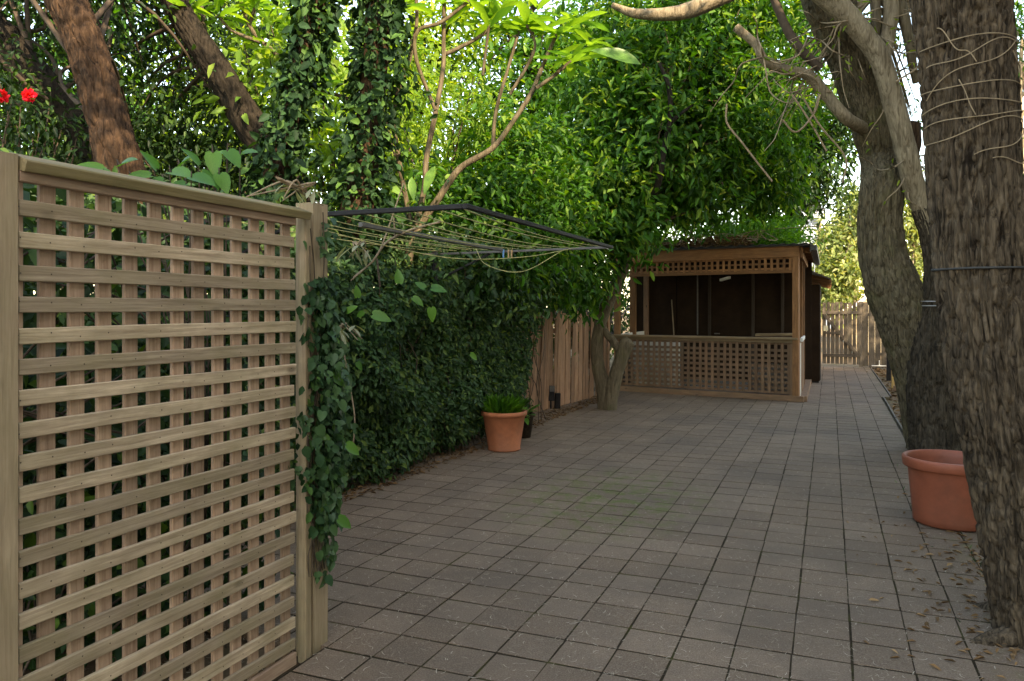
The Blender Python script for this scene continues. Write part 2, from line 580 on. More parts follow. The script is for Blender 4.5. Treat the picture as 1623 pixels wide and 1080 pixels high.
def tube(name, pts, mat, parent, sides=8, n=20, **kw):
    pts = [tuple(p) for p in pts]
    V, F = tube_arrays(pts, sides, n, **kw)
    o0 = Vector(pts[0][:3])
    V = V - np.array(o0)
    F = [tuple(int(x) for x in (f if f[2] != f[3] else f[:3])) for f in F] if len(F) < 3000 else F
    if isinstance(F, list):
        me = mesh(name, [tuple(v) for v in V], F, True)
    else:
        main = F[:-sides]
        me = mesh(name, V[:-1], main, True)
    return obj(name, me, mat, parent, Matrix.Translation(o0))


def tubes_mesh(list_of_pts, sides=4, n=7):
    Vs, Fs, off = [], [], 0
    for pts in list_of_pts:
        V, F = tube_arrays(pts, sides, n)
        F = F[:-sides]
        V = V[:-1]
        Vs.append(V)
        Fs.append(F + off)
        off += len(V)
    return mesh('twigs', np.vstack(Vs), np.vstack(Fs), True)


def Pr(u, v, z, r):
    p = P(u, v, z)
    return (p.x, p.y, p.z, r)


def B(u, v, z, rx, ry, rz, n):
    return (tuple(P(u, v, z)), (rx, ry, rz), n)


# -- leaves
def unit(a):
    return a / (np.linalg.norm(a, axis=-1, keepdims=True) + 1e-9)


def leaf_arrays(pos, d, nrm, length, aspect=0.42, fold=0.12, droop=0.12):
    d = unit(d)
    side = unit(np.cross(d, nrm))
    up = np.cross(side, d)
    L = np.asarray(length)[:, None]
    w = L * aspect
    V = np.empty((len(pos), 6, 3))
    V[:, 0] = pos
    V[:, 1] = pos + d * L * 0.33 + side * w * 0.5 + up * L * fold
    V[:, 2] = pos + d * L * 0.72 + side * w * 0.36 + up * L * (fold * .6 - droop * .4)
    V[:, 3] = pos + d * L - up * L * droop
    V[:, 4] = pos + d * L * 0.72 - side * w * 0.36 + up * L * (fold * .6 - droop * .4)
    V[:, 5] = pos + d * L * 0.33 - side * w * 0.5 + up * L * fold
    b = (np.arange(len(pos)) * 6)[:, None]
    F = np.concatenate([b + [0, 1, 2, 3], b + [0, 3, 4, 5]], 0)
    return V.reshape(-1, 3), F


def leaves_obj(name, pos, d, nrm, length, mat, parent=None, origin=(0, 0, 0), **kw):
    V, F = leaf_arrays(pos - np.array(origin), d, nrm, length, **kw)
    return obj(name, mesh(name, V, F), mat, parent, Matrix.Translation(Vector(origin)))


def crown_leaves(blobs, leaf_len, per=26, cl=0.22, shell=0.45, up=0.7, droop_dir=0.35):
    """leaf clumps spread through ellipsoids: blobs = (centre, (rx, ry, rz), clump count)"""
    PS, DS, NS, LS, CC = [], [], [], [], []
    for c, r, n in blobs:
        c, r = np.array(c), np.array(r)
        dirs = unit(rng.normal(size=(n, 3)))
        rr = rng.random(n) ** shell
        rr *= 1 + 0.18 * (rng.random(n) - 0.5)
        cen = c + dirs * rr[:, None] * r
        CC.append(cen)
        k = rng.integers(int(per * .6), int(per * 1.4) + 1, n)
        idx = np.repeat(np.arange(n), k)
        tw = unit(dirs + rng.normal(size=(n, 3)) * 0.5 - [0, 0, 0.15])
        off = rng.normal(size=(len(idx), 3)) * cl * np.array([1, 1, 0.7]) + tw[idx] * (rng.random(len(idx))[:, None] - .4) * cl * 2.5
        pos = cen[idx] + off
        d = tw[idx] * 0.7 + unit(rng.normal(size=(len(idx), 3))) * 0.9 - [0, 0, droop_dir]
        nr = unit(rng.normal(size=(len(idx), 3))) * (1 - up) + np.array([0.15, -0.15, up]) + dirs[idx] * 0.25
        PS.append(pos); DS.append(d); NS.append(nr)
        LS.append(leaf_len * (0.6 + 0.7 * rng.random(len(idx))))
    return np.vstack(PS), np.vstack(DS), np.vstack(NS), np.concatenate(LS), np.vstack(CC)


def tree(name, label, trunk_pts, bark_m, blobs, leaf_m, leaf_len, group=None, per=26, cl=0.22, limbs=10, sides=14, tn=40,
         bark_amp=0.012, cat='tree', limb_r=0.05, aspect=0.42, origin_ground=True, limb_from=0.35, limb_m=None, **kw):
    t0 = trunk_pts[0]
    root = thing(name, label, cat, (t0[0], t0[1], max(t0[2], 0) if not origin_ground else 0), group)
    tube('trunk', trunk_pts, bark_m, root, sides=sides, n=tn, bark_amp=bark_amp, seed=random.randrange(99), lumps=0.06)
    p, d, n, L, cen = crown_leaves(blobs, leaf_len, per, cl, **kw)
    leaves_obj('crown', p, d, n, L, leaf_m, root, (t0[0], t0[1], 3.0), aspect=aspect)
    if limbs:
        tp = np.array(trunk_pts)
        paths = []
        pick = rng.choice(len(cen), min(limbs, len(cen)), replace=False)
        for i in pick:
            k = rng.uniform(limb_from, 0.98) * (len(tp) - 1)
            a = int(k)
            f = k - a
            s0 = tp[a] * (1 - f) + tp[min(a + 1, len(tp) - 1)] * f
            e = cen[i]
            mid = (s0[:3] + e) / 2 + rng.normal(size=3) * 0.18 + [0, 0, 0.15]
            r0 = min(limb_r, s0[3] * 0.6)
            paths.append([(*s0[:3], r0), (*mid, r0 * .6), (*e, r0 * .2)])
        o = obj('branch', tubes_mesh(paths, 5, 9), limb_m or bark_m, root, Matrix.Identity(4))
    return root


# ================================================================== THE SETTING
gs = 300
ground = obj('ground', mesh('ground', [(-gs, -gs, -0.05), (gs, -gs, -0.05), (gs, gs, -0.05), (-gs, gs, -0.05)], [(0, 1, 2, 3)]), 'dirt')
tag(ground, 'brown dirt ground with dry leaf litter beside the paving', None, None, 'structure')

# ---- paving
PAV = 0.247
bed = obj('pavement', mesh('pavement', [(-2.14, -2, -0.0016), (1.12, -2, -0.0016), (1.12, 9.0, -0.0016), (0.845, 9.05, -0.0016), (0.845, 15.1, -0.0016), (0.985, 15.15, -0.0016), (0.985, 22.5, -0.0016), (-4.3, 22.5, -0.0016), (-4.3, 2.95, -0.0016), (-2.14, 2.95, -0.0016)],
          [tuple(range(10))]), 'joint')
tag(bed, 'brown square concrete pavers with mossy joints', None, None, 'structure')


def paver_mesh(var):
    r = random.Random(100 + var)
    h = 0.0
    c = 0.0025
    def q(s, z, j):
        return [(x * (PAV / 2 - .0042 + s) + r.uniform(-j, j), y * (PAV / 2 - .0068 + s) + r.uniform(-j, j), z) for x, y in ((-1, -1), (1, -1), (1, 1), (-1, 1))]
    V = q(h, -0.045, 0.001) + q(h, -0.0012, 0.0018) + q(h - c, 0.0, 0.0018)
    F = [(8, 9, 10, 11)]
    for a in (0, 4):
        for k in range(4):
            F.append((a + k, a + (k + 1) % 4, a + 4 + (k + 1) % 4, a + 4 + k))
    return V, F


PM = [paver_mesh(i) for i in range(6)]
PME = []
for V, F in PM:
    me = mesh('paver', V, F)
    me.materials.append(M['paver'])
    PME.append(me)
cells = []
x0 = -0.65 - PAV * 14
for j in range(-20, 78):
    y = 3.18 + PAV * (j + 0.5)
    if y > 22.35: break
    for i in range(0, 22):
        x = x0 + PAV * (i + 0.5)
        xr = 0.98 if y > 9.0 else 1.12
        if x + PAV / 2 > xr + 0.02: continue
        if y > 14.0 and x < -3.9: continue
        if y < 2.95 and x < -2.2: continue
        if 14.6 < y < 21 and x < -0.45: continue
        u, v, d = project(x, y, 0) if (-x * SA + y * CA) > 0.3 else (0, 9999, 0.1)
        seen = 440 < u < 1640 and v < 1110 and not (u < 505 and v > 1040)
        cells.append((0 if seen else 1, d, x, y))
cells.sort()
shown = 0
RV, RF = [], []
for j in range(48, 78):
    yc = 3.18 + PAV * (j + .5)
    if yc > 22.35: break
    b = len(RV)
    RV += [(.908 + v[0] * .60, yc + v[1], v[2] + .0006) for v in PM[j % 6][0]]
    RF += [tuple(b + i for i in f) for f in PM[j % 6][1]]
for hid, d, x, y in cells:
    r = random.Random(int(x * 1000) * 7919 + int(y * 1000))
    jx, jy, jz = r.uniform(-.002, .002), r.uniform(-.002, .002), r.uniform(-.0004, .0016)
    rot = Matrix.Rotation(r.uniform(-.012, .012), 4, 'Z') @ Matrix.Rotation(r.uniform(-.007, .007), 4, 'X') @ Matrix.Rotation(r.uniform(-.007, .007), 4, 'Y') @ Matrix.Rotation(r.randrange(2) * math.pi, 4, 'Z')
    W = Matrix.Translation((x + jx, y + jy, jz)) @ rot
    k = r.randrange(6)
    if not hid and shown < 300:
        obj('paver', PME[k], None, bed, W)
        shown += 1
    else:
        b = len(RV)
        RV += [tuple(W @ Vector(v)) for v in PM[k][0]]
        RF += [tuple(b + i for i in f) for f in PM[k][1]]
far = obj('far_pavers', mesh('far_pavers', RV, RF), 'paver', bed)
far['kind'] = 'stuff'

# ---- fine dry litter on the pavers
n = 15000
uu = rng.uniform(-4.0, 1.1, n * 3)
yy = 1.6 + 13 * rng.random(n * 3) ** 1.7
dens = np.where(uu < -3.2, 1.0, 0.8)
keep = (rng.random(n * 3) < dens)
uu, yy = uu[keep][:n], yy[keep][:n]
ang = rng.uniform(0, 6.28, n)
ln = rng.uniform(0.014, 0.045, n)
cur = rng.uniform(-1.6, 1.6, n)
V = np.zeros((n, 8, 3))
for k in range(4):
    t = k / 3 - 0.5
    a = ang + cur * t
    cx = uu + np.cos(ang) * ln * t - np.sin(ang) * ln * cur * (t * t - .08) * .6
    cy = yy + np.sin(ang) * ln * t + np.cos(ang) * ln * cur * (t * t - .08) * .6
    w = 0.0017 * (1 - abs(t) * 0.9)
    zz = 0.0035 + 0.003 * (t * t)
    V[:, k, 0] = cx - np.sin(a) * w; V[:, k, 1] = cy + np.cos(a) * w; V[:, k, 2] = zz
    V[:, 4 + k, 0] = cx + np.sin(a) * w; V[:, 4 + k, 1] = cy - np.cos(a) * w; V[:, 4 + k, 2] = zz
b = (np.arange(n) * 8)[:, None]
F = np.concatenate([b + [k, k + 4, k + 5, k + 1] for k in range(3)], 0)
lit = obj('leaf_litter', mesh('leaf_litter', V.reshape(-1, 3), F), 'litter')
tag(lit, 'fine curled dry needles scattered over the pavers', 'litter', None, 'stuff')


def litter_patch(name, label, n, fx, mat, length, z=0.01):
    p = np.array([fx() for _ in range(n)])
    d = np.stack([rng.normal(size=n), rng.normal(size=n), rng.normal(size=n) * 0.15], -1)
    nn = np.stack([rng.normal(size=n) * .3, rng.normal(size=n) * .3, np.ones(n)], -1)
    o = leaves_obj(name, p + [0, 0, z], d, nn, length * (0.5 + rng.random(n)), mat, aspect=0.3)
    return tag(o, label, 'leaf litter', None, 'stuff')


litter_patch('leaf_litter', 'brown dead leaves on the dirt strip behind the twin trunk tree', 2600,
             lambda: (random.uniform(0.9, 3.2), random.uniform(8.2, 23), -0.05), 'brown_litter', 0.09)
litter_patch('leaf_litter', 'dead leaves gathered along the foot of the hedge', 1500,
             lambda: (-3.55 - abs(random.gauss(0, .22)), random.uniform(3.2, 13.5), 0.0), 'brown_litter', 0.05)
litter_patch('leaf_litter', 'brown leaf litter round the foot of the big right trunk', 900,
             lambda: (1.0 + random.gauss(0, .35) + .1, 4.6 + random.gauss(0, .9), 0.0), 'brown_litter', 0.045)
# mown-off grass tufts in the joints by the big pot
n = 160
gp = np.stack([rng.uniform(0.55, 1.25, n), rng.uniform(4.2, 9.3, n), np.full(n, -0.008)], -1)
gp[:, 0] = np.where(rng.random(n) < .6, np.round((gp[:, 0] + .65) / PAV) * PAV - .65 + rng.normal(size=n) * .01, gp[:, 0] + .2)
gd = np.stack([rng.normal(size=n) * .6, rng.normal(size=n) * .6, np.full(n, .7)], -1)
tag(leaves_obj('grass', gp, gd, rng.normal(size=(n, 3)), 0.02 + .03 * rng.random(n), 'leaf_hedge', aspect=0.08), 'thin grass blades in the paver joints near the big pot', 'grass', None, 'stuff')

# path edging on the right
edge = thing('timber_edging', 'grey timber edging strip along the right side of the path', 'edging', (1.03, 15, 0))
for y0, y1, xa, xb in ((9.2, 12.1, .862, .865), (12.15, 15.0, .865, .872), (15.2, 18.6, 1.005, 1.01), (18.65, 22.3, 1.01, 1.012)):
    board('plank', (xa, y0, -0.01), (xb, y1, -0.012), 0.05, 0.025, 'grey_wood', edge, (1, 0, 0), warp=0.008)
sl = thing('timber_sleeper', 'small pale timber step lying in the dirt behind the path', 'sleeper', (1.5, 16.6, 0))
board('beam', (1.15, 16.75, 0.0), (2.2, 16.65, 0.0), 0.12, 0.10, 'paling', sl, (0, 0, 1), warp=0.006)

# ================================================================== TRELLIS SCREEN
TX = -2.16
tr = thing('trellis_screen', 'tall weathered timber lattice trellis screen in the near left corner', 'trellis', (TX, 2.1, 0))
rails_y0, rails_y1 = 1.497, 2.728
for k in range(20):
    zc = 1.862 - 0.0915 * k - 0.0228
    board('rail', (TX + 0.010, rails_y0, zc + random.uniform(-.003, .003)), (TX + 0.010, rails_y1 + random.uniform(-.012, .006), zc + random.uniform(-.003, .003)), 0.0465, 0.017, 'trellis_rail', tr, (1, 0, 0), 8, 0.0025)
board('top_rail', (TX + 0.012, rails_y0, 1.932), (TX + 0.012, rails_y1, 1.928), 0.034, 0.022, 'trellis_slat', tr, (1, 0, 0), 1)
board('bottom_rail', (TX + 0.012, rails_y0, 0.035), (TX + 0.012, rails_y1, 0.035), 0.055, 0.022, 'trellis_slat', tr, (1, 0, 0), 1)
for k in range(13):
    y = 1.498 + 0.0997 * k
    board('slat', (TX - 0.009, y + random.uniform(-.003, .003), 0.02), (TX - 0.009, y + random.uniform(-.003, .003), 1.945), 0.051, 0.017, 'trellis_slat', tr, (1, 0, 0), 8, 0.002)
nv, nf = [], []
for k in range(20):
    for j in range(13):
        if random.random() < .25: continue
        yn, zn = 1.498 + .0997 * j + random.uniform(-.008, .008), 1.862 - .0915 * k - .0228 + random.uniform(-.008, .008)
        b = len(nv)
        nv += [(TX + .0205, yn + .0026 * math.cos(a_), zn + .0026 * math.sin(a_)) for a_ in (0, 1.05, 2.09, 3.14, 4.19, 5.24)]
        nf.append(tuple(b + i for i in range(6)))
obj('nail_heads', mesh('nail_heads', nv, nf), 'dark_twig', tr)['kind'] = 'stuff'
board('cap', (TX + 0.006, 1.497, 1.972), (TX + 0.006, 2.80, 1.972), 0.085, 0.036, 'trellis_cap', tr, (0.35, 0, 1), 1)
board('post', (TX - 0.022, 1.449, -0.04), (TX - 0.022, 1.449, 1.99), 0.09, 0.09, 'post', tr, (1, 0, 0), 1)
board('batten', (TX - 0.018, 2.838, -0.03), (TX - 0.018, 2.838, 1.985), 0.045, 0.045, 'post', tr, (1, 0, 0), 1)
board('post', (TX - 0.054, 2.938, -0.04), (TX - 0.054, 2.938, 2.035), 0.112, 0.10, 'post', tr, (1, 0, 0), 2, 0.002)

# ---- ivy on the end post: every leaf an object
def single_leaf(kind, L, asp, mat):
    if kind == 'ivy':
        out = [(0, 0), (-.20, -.06), (-.42, .10), (-.50, .34), (-.30, .42), (-.24, .70), (0, 1.0), (.24, .70), (.30, .42), (.50, .34), (.42, .10), (.20, -.06)]
    elif kind == 'heart':
        out = [(0, .06), (-.18, -.05), (-.40, .04), (-.50, .28), (-.42, .56), (-.22, .82), (0, 1.0), (.22, .82), (.42, .56), (.50, .28), (.40, .04), (.18, -.05)]
    else:
        out = [(0, 0), (-.12, .10), (-.30, .28), (-.46, .52), (-.45, .70), (-.25, .88), (0, 1.0), (.25, .88), (.45, .70), (.46, .52), (.30, .28), (.12, .10)]
    V = [(x * L * asp, y * L, abs(x) * L * asp * 0.35 - (y ** 2) * L * 0.13) for x, y in out]
    mid = [(0, .25), (0, .55), (0, .8)]
    b = len(V)
    V += [(0, y * L, -(y ** 2) * L * 0.13) for x, y in mid]
    a0, a1, a2 = b, b + 1, b + 2
    F = [(0, a0, 2, 1), (2, a0, a1, 3), (3, a1, 4), (4, a1, a2, 5), (5, a2, 6), (0, 11, 10, a0), (10, 9, a1, a0), (9, 8, a1), (8, 7, a2, a1), (7, 6, a2)]
    me = mesh('leaf', V, F, True)
    me.materials.append(M[mat])
    return me


def leaf_solo(t, parent, me, pos, d, nrm, s=1.0):
    y = Vector(d).normalized()
    x = y.cross(Vector(nrm)).normalized()
    z = x.cross(y)
    p = Vector(pos)
    W = Matrix(((x.x * s, y.x * s, z.x * s, p.x), (x.y * s, y.y * s, z.y * s, p.y), (x.z * s, y.z * s, z.z * s, p.z), (0, 0, 0, 1)))
    return link(bpy.data.objects.new(t, me), parent, W)


def leaf_single_mat(name, a, b, transl=.25, rough=.4):
    """for leaves that are objects: colour varies by object"""
    t = NT(name)
    oi = t.n('ShaderNodeObjectInfo')
    tc = t.n('ShaderNodeTexCoord')
    col = t.ramp(oi.outputs['Random'], [(0, a), (1, b)])
    nz = t.noise(tc.outputs['Object'], 25, 4, .6)
    col = t.mix(t.mapr(nz, .4, .7, 0, .35), col, tuple(x * .6 for x in a))
    p = t.n('ShaderNodeBsdfPrincipled')
    p.inputs['Roughness'].default_value = rough
    p.inputs['Specular IOR Level'].default_value = .25
    t.l(col, p.inputs['Base Color'])
    tr_ = t.n('ShaderNodeBsdfTranslucent')
    t.l(t.mix(1.0, col, (1.9, 1.75, .55), 'MULTIPLY'), tr_.inputs['Color'])
    mx = t.n('ShaderNodeMixShader')
    mx.inputs[0].default_value = transl
    t.l(p.outputs[0], mx.inputs[1]); t.l(tr_.outputs[0], mx.inputs[2]); t.l(mx.outputs[0], t.out.inputs[0])
    return t.m


M['ivy_single'] = leaf_single_mat('ivy_leaf_single', (0.022, 0.060, 0.024), (0.066, 0.135, 0.048))
M['broad_single'] = leaf_single_mat('broad_leaf_single', (0.05, 0.15, 0.028), (0.11, 0.24, 0.038), .35, .35)
M['frangi_single'] = leaf_single_mat('frangipani_leaf_single', (0.075, 0.20, 0.045), (0.19, 0.33, 0.06), .5, .32)

ivy = thing('ivy', 'green ivy climbing the end post of the trellis screen', 'ivy', (TX, 2.9, 0))
ivm = [single_leaf('ivy', 1.0, 0.95, 'ivy_single'), single_leaf('heart', 1.0, 0.8, 'ivy_single')]
stems = []
for k in range(9):
    pts = []
    yb = 2.86 + random.uniform(-.05, .09)
    zt = random.uniform(0.9, 2.0)
    for q in range(8):
        z = 0.35 + (zt - .35) * q / 7
        pts.append((TX + 0.008 + random.uniform(-.008, .015), yb + random.uniform(-.04, .04), z, 0.0028))
    stems.append(pts)
obj('stem', tubes_mesh(stems, 5, 30), 'dark_twig', ivy)
nl = 0
while nl < 290:
    z = random.uniform(0.33, 1.98)
    # leafy between 0.35 and 1.75, thin above, wide bulge around 0.9 to 1.5
    wgt = 1.0 if 0.6 < z < 1.62 else (0.55 if z < .6 else 0.22)
    if random.random() > wgt: continue
    bulge = math.exp(-((z - 1.05) / 0.42) ** 2)
    y = random.gauss(2.905 + .03 * bulge, 0.045 + 0.07 * bulge)
    if z < .62: y = random.gauss(2.93, 0.035)
    if y < 2.70: continue
    x = TX + 0.012 + random.random() * (0.03 + 0.09 * bulge) - max(0, (abs(y - 2.9) - .08)) * .6
    sft = random.random()
    d = Vector((random.uniform(.1, .5), random.gauss(0, .45), -0.9 + random.gauss(0, .35)))
    nr = Vector((1.0, random.gauss(-.15, .5), random.uniform(.1, .9)))
    leaf_solo('leaf', ivy, random.choice(ivm), (x, y, z), d, nr, random.uniform(0.036, 0.066))
    nl += 1
n = 900
iz = 0.55 + 1.15 * rng.random(n)
ib = np.exp(-((iz - 1.05) / 0.42) ** 2)
iy = 2.915 + .03 * ib + rng.normal(size=n) * (.04 + .055 * ib)
ix = TX + .004 + rng.random(n) * (.02 + .06 * ib) - np.clip(np.abs(iy - 2.9) - .08, 0, 1) * .6
io = leaves_obj('foliage', np.stack([ix, iy, iz], -1), rng.normal(size=(n, 3)) * .4 + [.25, 0, -.8], rng.normal(size=(n, 3)) * .4 + [1, -.2, .5], .028 + .03 * rng.random(n), 'leaf_ivy', ivy, (TX, 2.9, 0), aspect=.7)
io['kind'] = 'stuff'
# a few big light leaves hanging at the foot of the bulge
for u, v in ((535, 822), (525, 595), (548, 705)):
    p = P(u, v, 3.5)
    leaf_solo('leaf', ivy, single_leaf('heart', 1.0, .62, 'broad_single'), p, (0.35, .5, -.45), (.8, -.5, .6), .09)

# ---- broad-leaved climber looking over the trellis
clm = thing('broad_leaf_climber', 'climber with broad glossy leaves leaning over the trellis cap', 'climber', (-2.6, 2.3, 0))
bl = single_leaf('heart', 1.0, 0.62, 'broad_single')
cl_st = []
for (u, v, L, dx, dz) in ((178, 268, .11, -.6, .1), (205, 262, .10, .5, .2), (170, 272, .08, .6, -.1), (255, 278, .12, -.5, -.1), (262, 268, .10, -.3, .5), (285, 272, .13, .5, -.1), (300, 262, .10, .4, .3),
                          (318, 280, .12, .7, -.2), (330, 262, .10, -.3, .4), (345, 268, .12, .3, -.5), (352, 250, .09, .6, .3), (362, 275, .11, .3, -.6), (275, 285, .10, -.7, -.3), (240, 285, .09, -.6, 0),
                          (352, 240, .12, .1, -.8), (375, 238, .11, .4, -.5), (395, 245, .10, .5, .1), (340, 285, .1, .5, -.2), (225, 280, .09, .3, .1), (310, 290, .1, -.5, -.3)):
    p = P(u, v, 3.15 + random.uniform(-.1, .25))
    p.x -= 0.05
    leaf_solo('leaf', clm, bl, p, (dx * .9 + .2, dx * .5 - .3, dz), (.35, -.55, .8), L)
    cl_st.append([(-2.55, p.y + .1, .0, .005), (-2.5, p.y + .1, 1.2, .004), (p.x - .02, p.y + .02, p.z - .05, .003), (p.x, p.y, p.z, .002)])
obj('stem', tubes_mesh(cl_st, 5, 12), 'dark_twig', clm)

# withered strap-leaf clumps caught on post top and in the hedge
dr = single_leaf('lance', 1.0, 0.22, 'leaf_dry')
for u, v, z, lab in ((478, 300, 3.35, 'withered pale leaf clump drooping over the top of the trellis post'), (543, 520, 5.4, 'withered curled leaf clump hanging in the hedge beside the ivy'),
                     (566, 390, 5.2, 'withered strap leaves hanging from the near end of the clothesline')):
    p = P(u, v, z)
    t = thing('withered_leaf_clump', lab, 'leaf clump', p)
    sc_ = z / 3.4
    obj('stem', tubes_mesh([[(p.x, p.y, p.z, .006), (p.x + random.gauss(0, .05), p.y + random.gauss(0, .05), p.z + .03, .005), (p.x + random.gauss(0, .1), p.y + random.gauss(0, .1), p.z - .05 * sc_, .003)] for _ in range(5)], 5, 8), 'twig', t)
    for k in range(16):
        a = random.uniform(0, 6.28)
        leaf_solo('leaf', t, dr, (p.x + random.gauss(0, .03 * sc_), p.y + random.gauss(0, .03 * sc_), p.z + random.gauss(0, .015)),
                  (math.cos(a) * .8, math.sin(a) * .8, random.uniform(-1.1, .2)), (math.cos(a) * .5, math.sin(a) * .5, 1), random.uniform(.06, .11) * sc_)

# ================================================================== LEFT BOUNDARY: PALING FENCE, HEDGE
fence = thing('paling_fence', 'reddish timber paling fence along the left boundary, uncovered beside the shed', 'fence', (-4.1, 8, 0))
pa, pb = G(822, 660), G(948, 628)
dirf = (pb - pa).normalized()
y = 0.0
k = 0
Lf = (pb - pa).length
while y < Lf + 0.4:
    w = random.uniform(0.075, 0.105)
    lean = -0.03 - 0.16 * max(0, 1 - y / 1.0) + random.gauss(0, .008)
    base = pa + dirf * (y + w / 2)
    off = Vector((0.012 * (k % 2) + random.uniform(-.01, .015), 0, 0))
    h = 1.47 + random.uniform(-.035, .05)
    tx = base + off + dirf * (-lean) * 1.5
    board('paling', (base.x + off.x, base.y, -0.05), (tx.x + random.uniform(-.03, .03), tx.y, h), w, 0.014, 'paling', fence, (1, -.15, 0), 8, 0.004)
    y += w * random.uniform(0.82, 1.08) + (0.035 if random.random() < .12 else 0)
    k += 1
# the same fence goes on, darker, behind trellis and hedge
for zz in (0.35, 1.2):
    board('fence_rail', (pa.x - .05, pa.y, zz), (pb.x - .05, pb.y + .4, zz), 0.08, 0.04, 'paling', fence, (1, 0, 0), 1)
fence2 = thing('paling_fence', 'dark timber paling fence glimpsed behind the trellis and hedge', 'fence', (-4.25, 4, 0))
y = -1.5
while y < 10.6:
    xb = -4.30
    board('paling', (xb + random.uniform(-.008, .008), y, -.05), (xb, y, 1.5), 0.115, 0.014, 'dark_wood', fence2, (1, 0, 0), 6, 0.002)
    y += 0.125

# hedge of creeper over the fence
hedge = thing('creeper_hedge', 'dense dark green creeper hedge covering the left fence', 'hedge', (-3.9, 6.5, 0))
n = 62000
hy = 2.6 + 7.3 * rng.random(n)
hz = 0.02 + 2.35 * rng.random(n) ** 0.95
lump = vnoise(np.stack([hy * 1.6, hz * 1.8, np.zeros(n)], -1), 3) - 0.5
lump2 = vnoise(np.stack([hy * 5, hz * 5, np.zeros(n) + 4], -1), 8) - 0.5
front = -3.72 + 0.38 * lump + 0.16 * lump2 + 0.16 * np.sin(np.clip(hz, 0, 2) * 1.6) - 0.10 * (hz < .15) - 0.25 * np.clip((hy - 9.3) / 1.4, 0, 1)
front -= np.clip(hz - 1.9, 0, 1) * 0.7
hx = front - 0.30 * rng.random(n) ** 1.6
keep = rng.random(n) < np.where(hz < .12, .45, 1) * (1 - 0.7 * np.clip((hy - 9.3) * 1.6, 0, 1))
hx, hy, hz = hx[keep], hy[keep], hz[keep]
n = len(hx)
hp = np.stack([hx, hy, hz], -1)
hd = rng.normal(size=(n, 3)) * .55 + [0.35, -0.1, -0.55]
hn = rng.normal(size=(n, 3)) * .45 + [0.8, -0.35, 0.6]
o = leaves_obj('foliage', hp, hd, hn, 0.035 + 0.05 * rng.random(n), 'leaf_hedge', hedge, (-3.9, 6.5, 0), aspect=0.5)
o['kind'] = 'stuff'
# stems
st = []
for k in range(60):
    yb = random.uniform(2.8, 10.2)
    pts = [(-3.75 + random.uniform(-.2, .1), yb + random.gauss(0, .15), z, .005) for z in (0, .5, 1.0, 1.5, 2.0)]
    st.append(pts)
obj('stem', tubes_mesh(st, 5, 16), 'dark_twig', hedge)
# broad leaves standing out of the hedge
for u, v, L, dx, dz in ((566, 470, .16, -.2, .7), (572, 500, .17, -.3, -.3), (590, 503, .22, .7, -.2), (555, 490, .15, .6, .5), (672, 462, .18, -.6, .4), (690, 462, .18, .4, -.1), (684, 490, .16, .1, -.9),
                        (640, 455, .22, .1, .8), (660, 470, .2, .5, -.5), (745, 565, .15, .5, -.2), (562, 575, .15, .2, -.8)):
    p = P(u + random.uniform(-8, 8), v + random.uniform(-8, 8), 6.25)
    leaf_solo('leaf', hedge, bl, p, (dx * .9 + random.uniform(-.3, .3), dx * .4, dz), (.5 + random.uniform(-.5, .5), -.6, .5), L * random.uniform(.45, .8))
# trailing stems with leaves
for pts in (((540, 530), (552, 600), (562, 660), (560, 705)), ((640, 290), (600, 400), (560, 440)), ((515, 420), (520, 470), (516, 540))):
    zz = 5.5
    tube('stem', [Pr(u, v, zz, .006) for u, v in pts], 'twig', hedge, 6, 16)

# creeper behind the trellis, seen through its holes
bk = thing('creeper', 'dark creeper growing behind the lattice of the trellis screen', 'creeper', (-2.9, 2.2, 0))
n = 15000
cp = np.stack([-2.55 - rng.random(n) * 1.4, 0.6 + 2.6 * rng.random(n), 0.02 + 2.0 * rng.random(n)], -1)
cl = vnoise(cp * 2.4, 21)
cp = cp[cl > 0.40]
n = len(cp)
o = leaves_obj('foliage', cp, rng.normal(size=(n, 3)) + [.3, -.1, -.4], rng.normal(size=(n, 3)) * .5 + [.7, -.3, .6], 0.04 + .06 * rng.random(n), 'leaf_dark', bk, (-2.9, 2.2, 0), aspect=.5)
o['kind'] = 'stuff'
obj('stem', tubes_mesh([[(-2.9 + random.uniform(-.4, .3), random.uniform(1, 3), 0, .006)] + [(-2.9 + random.uniform(-.4, .3), random.uniform(1, 3), z, .005) for z in (.7, 1.4, 1.95)] for _ in range(25)], 5, 14), 'dark_twig', bk)

# ================================================================== CLOTHESLINE
CLZ = 2.10
cx0, cx1, cy0, cy1 = -3.62, -1.80, 3.72, 6.68
cline = thing('clothesline', 'black folding frame clothesline jutting from the hedge with yellowed cords', 'clothesline', (-3.65, 5.2, 0))
def bar(name, a, b, w=.032, t=.032, mat='black_metal', face=(0, 0, 1)):
    return board(name, a, b, w, t, mat, cline, face, 1)
bar('outer_bar', (cx1, cy0 - .02, CLZ), (cx1, cy1 + .02, CLZ), .030, .028)
bar('arm', (-4.18, cy0, CLZ), (cx1 - .02, cy0, CLZ), .030, .028)
bar('arm', (-4.18, cy1, CLZ - .02), (cx1 - .02, cy1, CLZ), .024, .022, 'grey_metal')
bar('middle_bar', (-2.80, cy0 + .5, CLZ - .005), (-2.80, cy1 - .15, CLZ - .005), .03, .03, 'grey_metal')
for yy_ in (cy0 + .1, 6.72):
    bar('wall_bracket', (cx0 + .02, yy_, 1.78), (cx0 + .02, yy_, CLZ + .03), .06, .04, face=(1, 0, 0))
    bar('strut', (cx0 + .03, yy_, 1.82), (cx0 + .62, yy_, CLZ - .02), .025, .02)
bar('wall_post', (-4.16, 6.72, 0), (-4.16, 6.72, CLZ), .05, .05, face=(1, 0, 0))
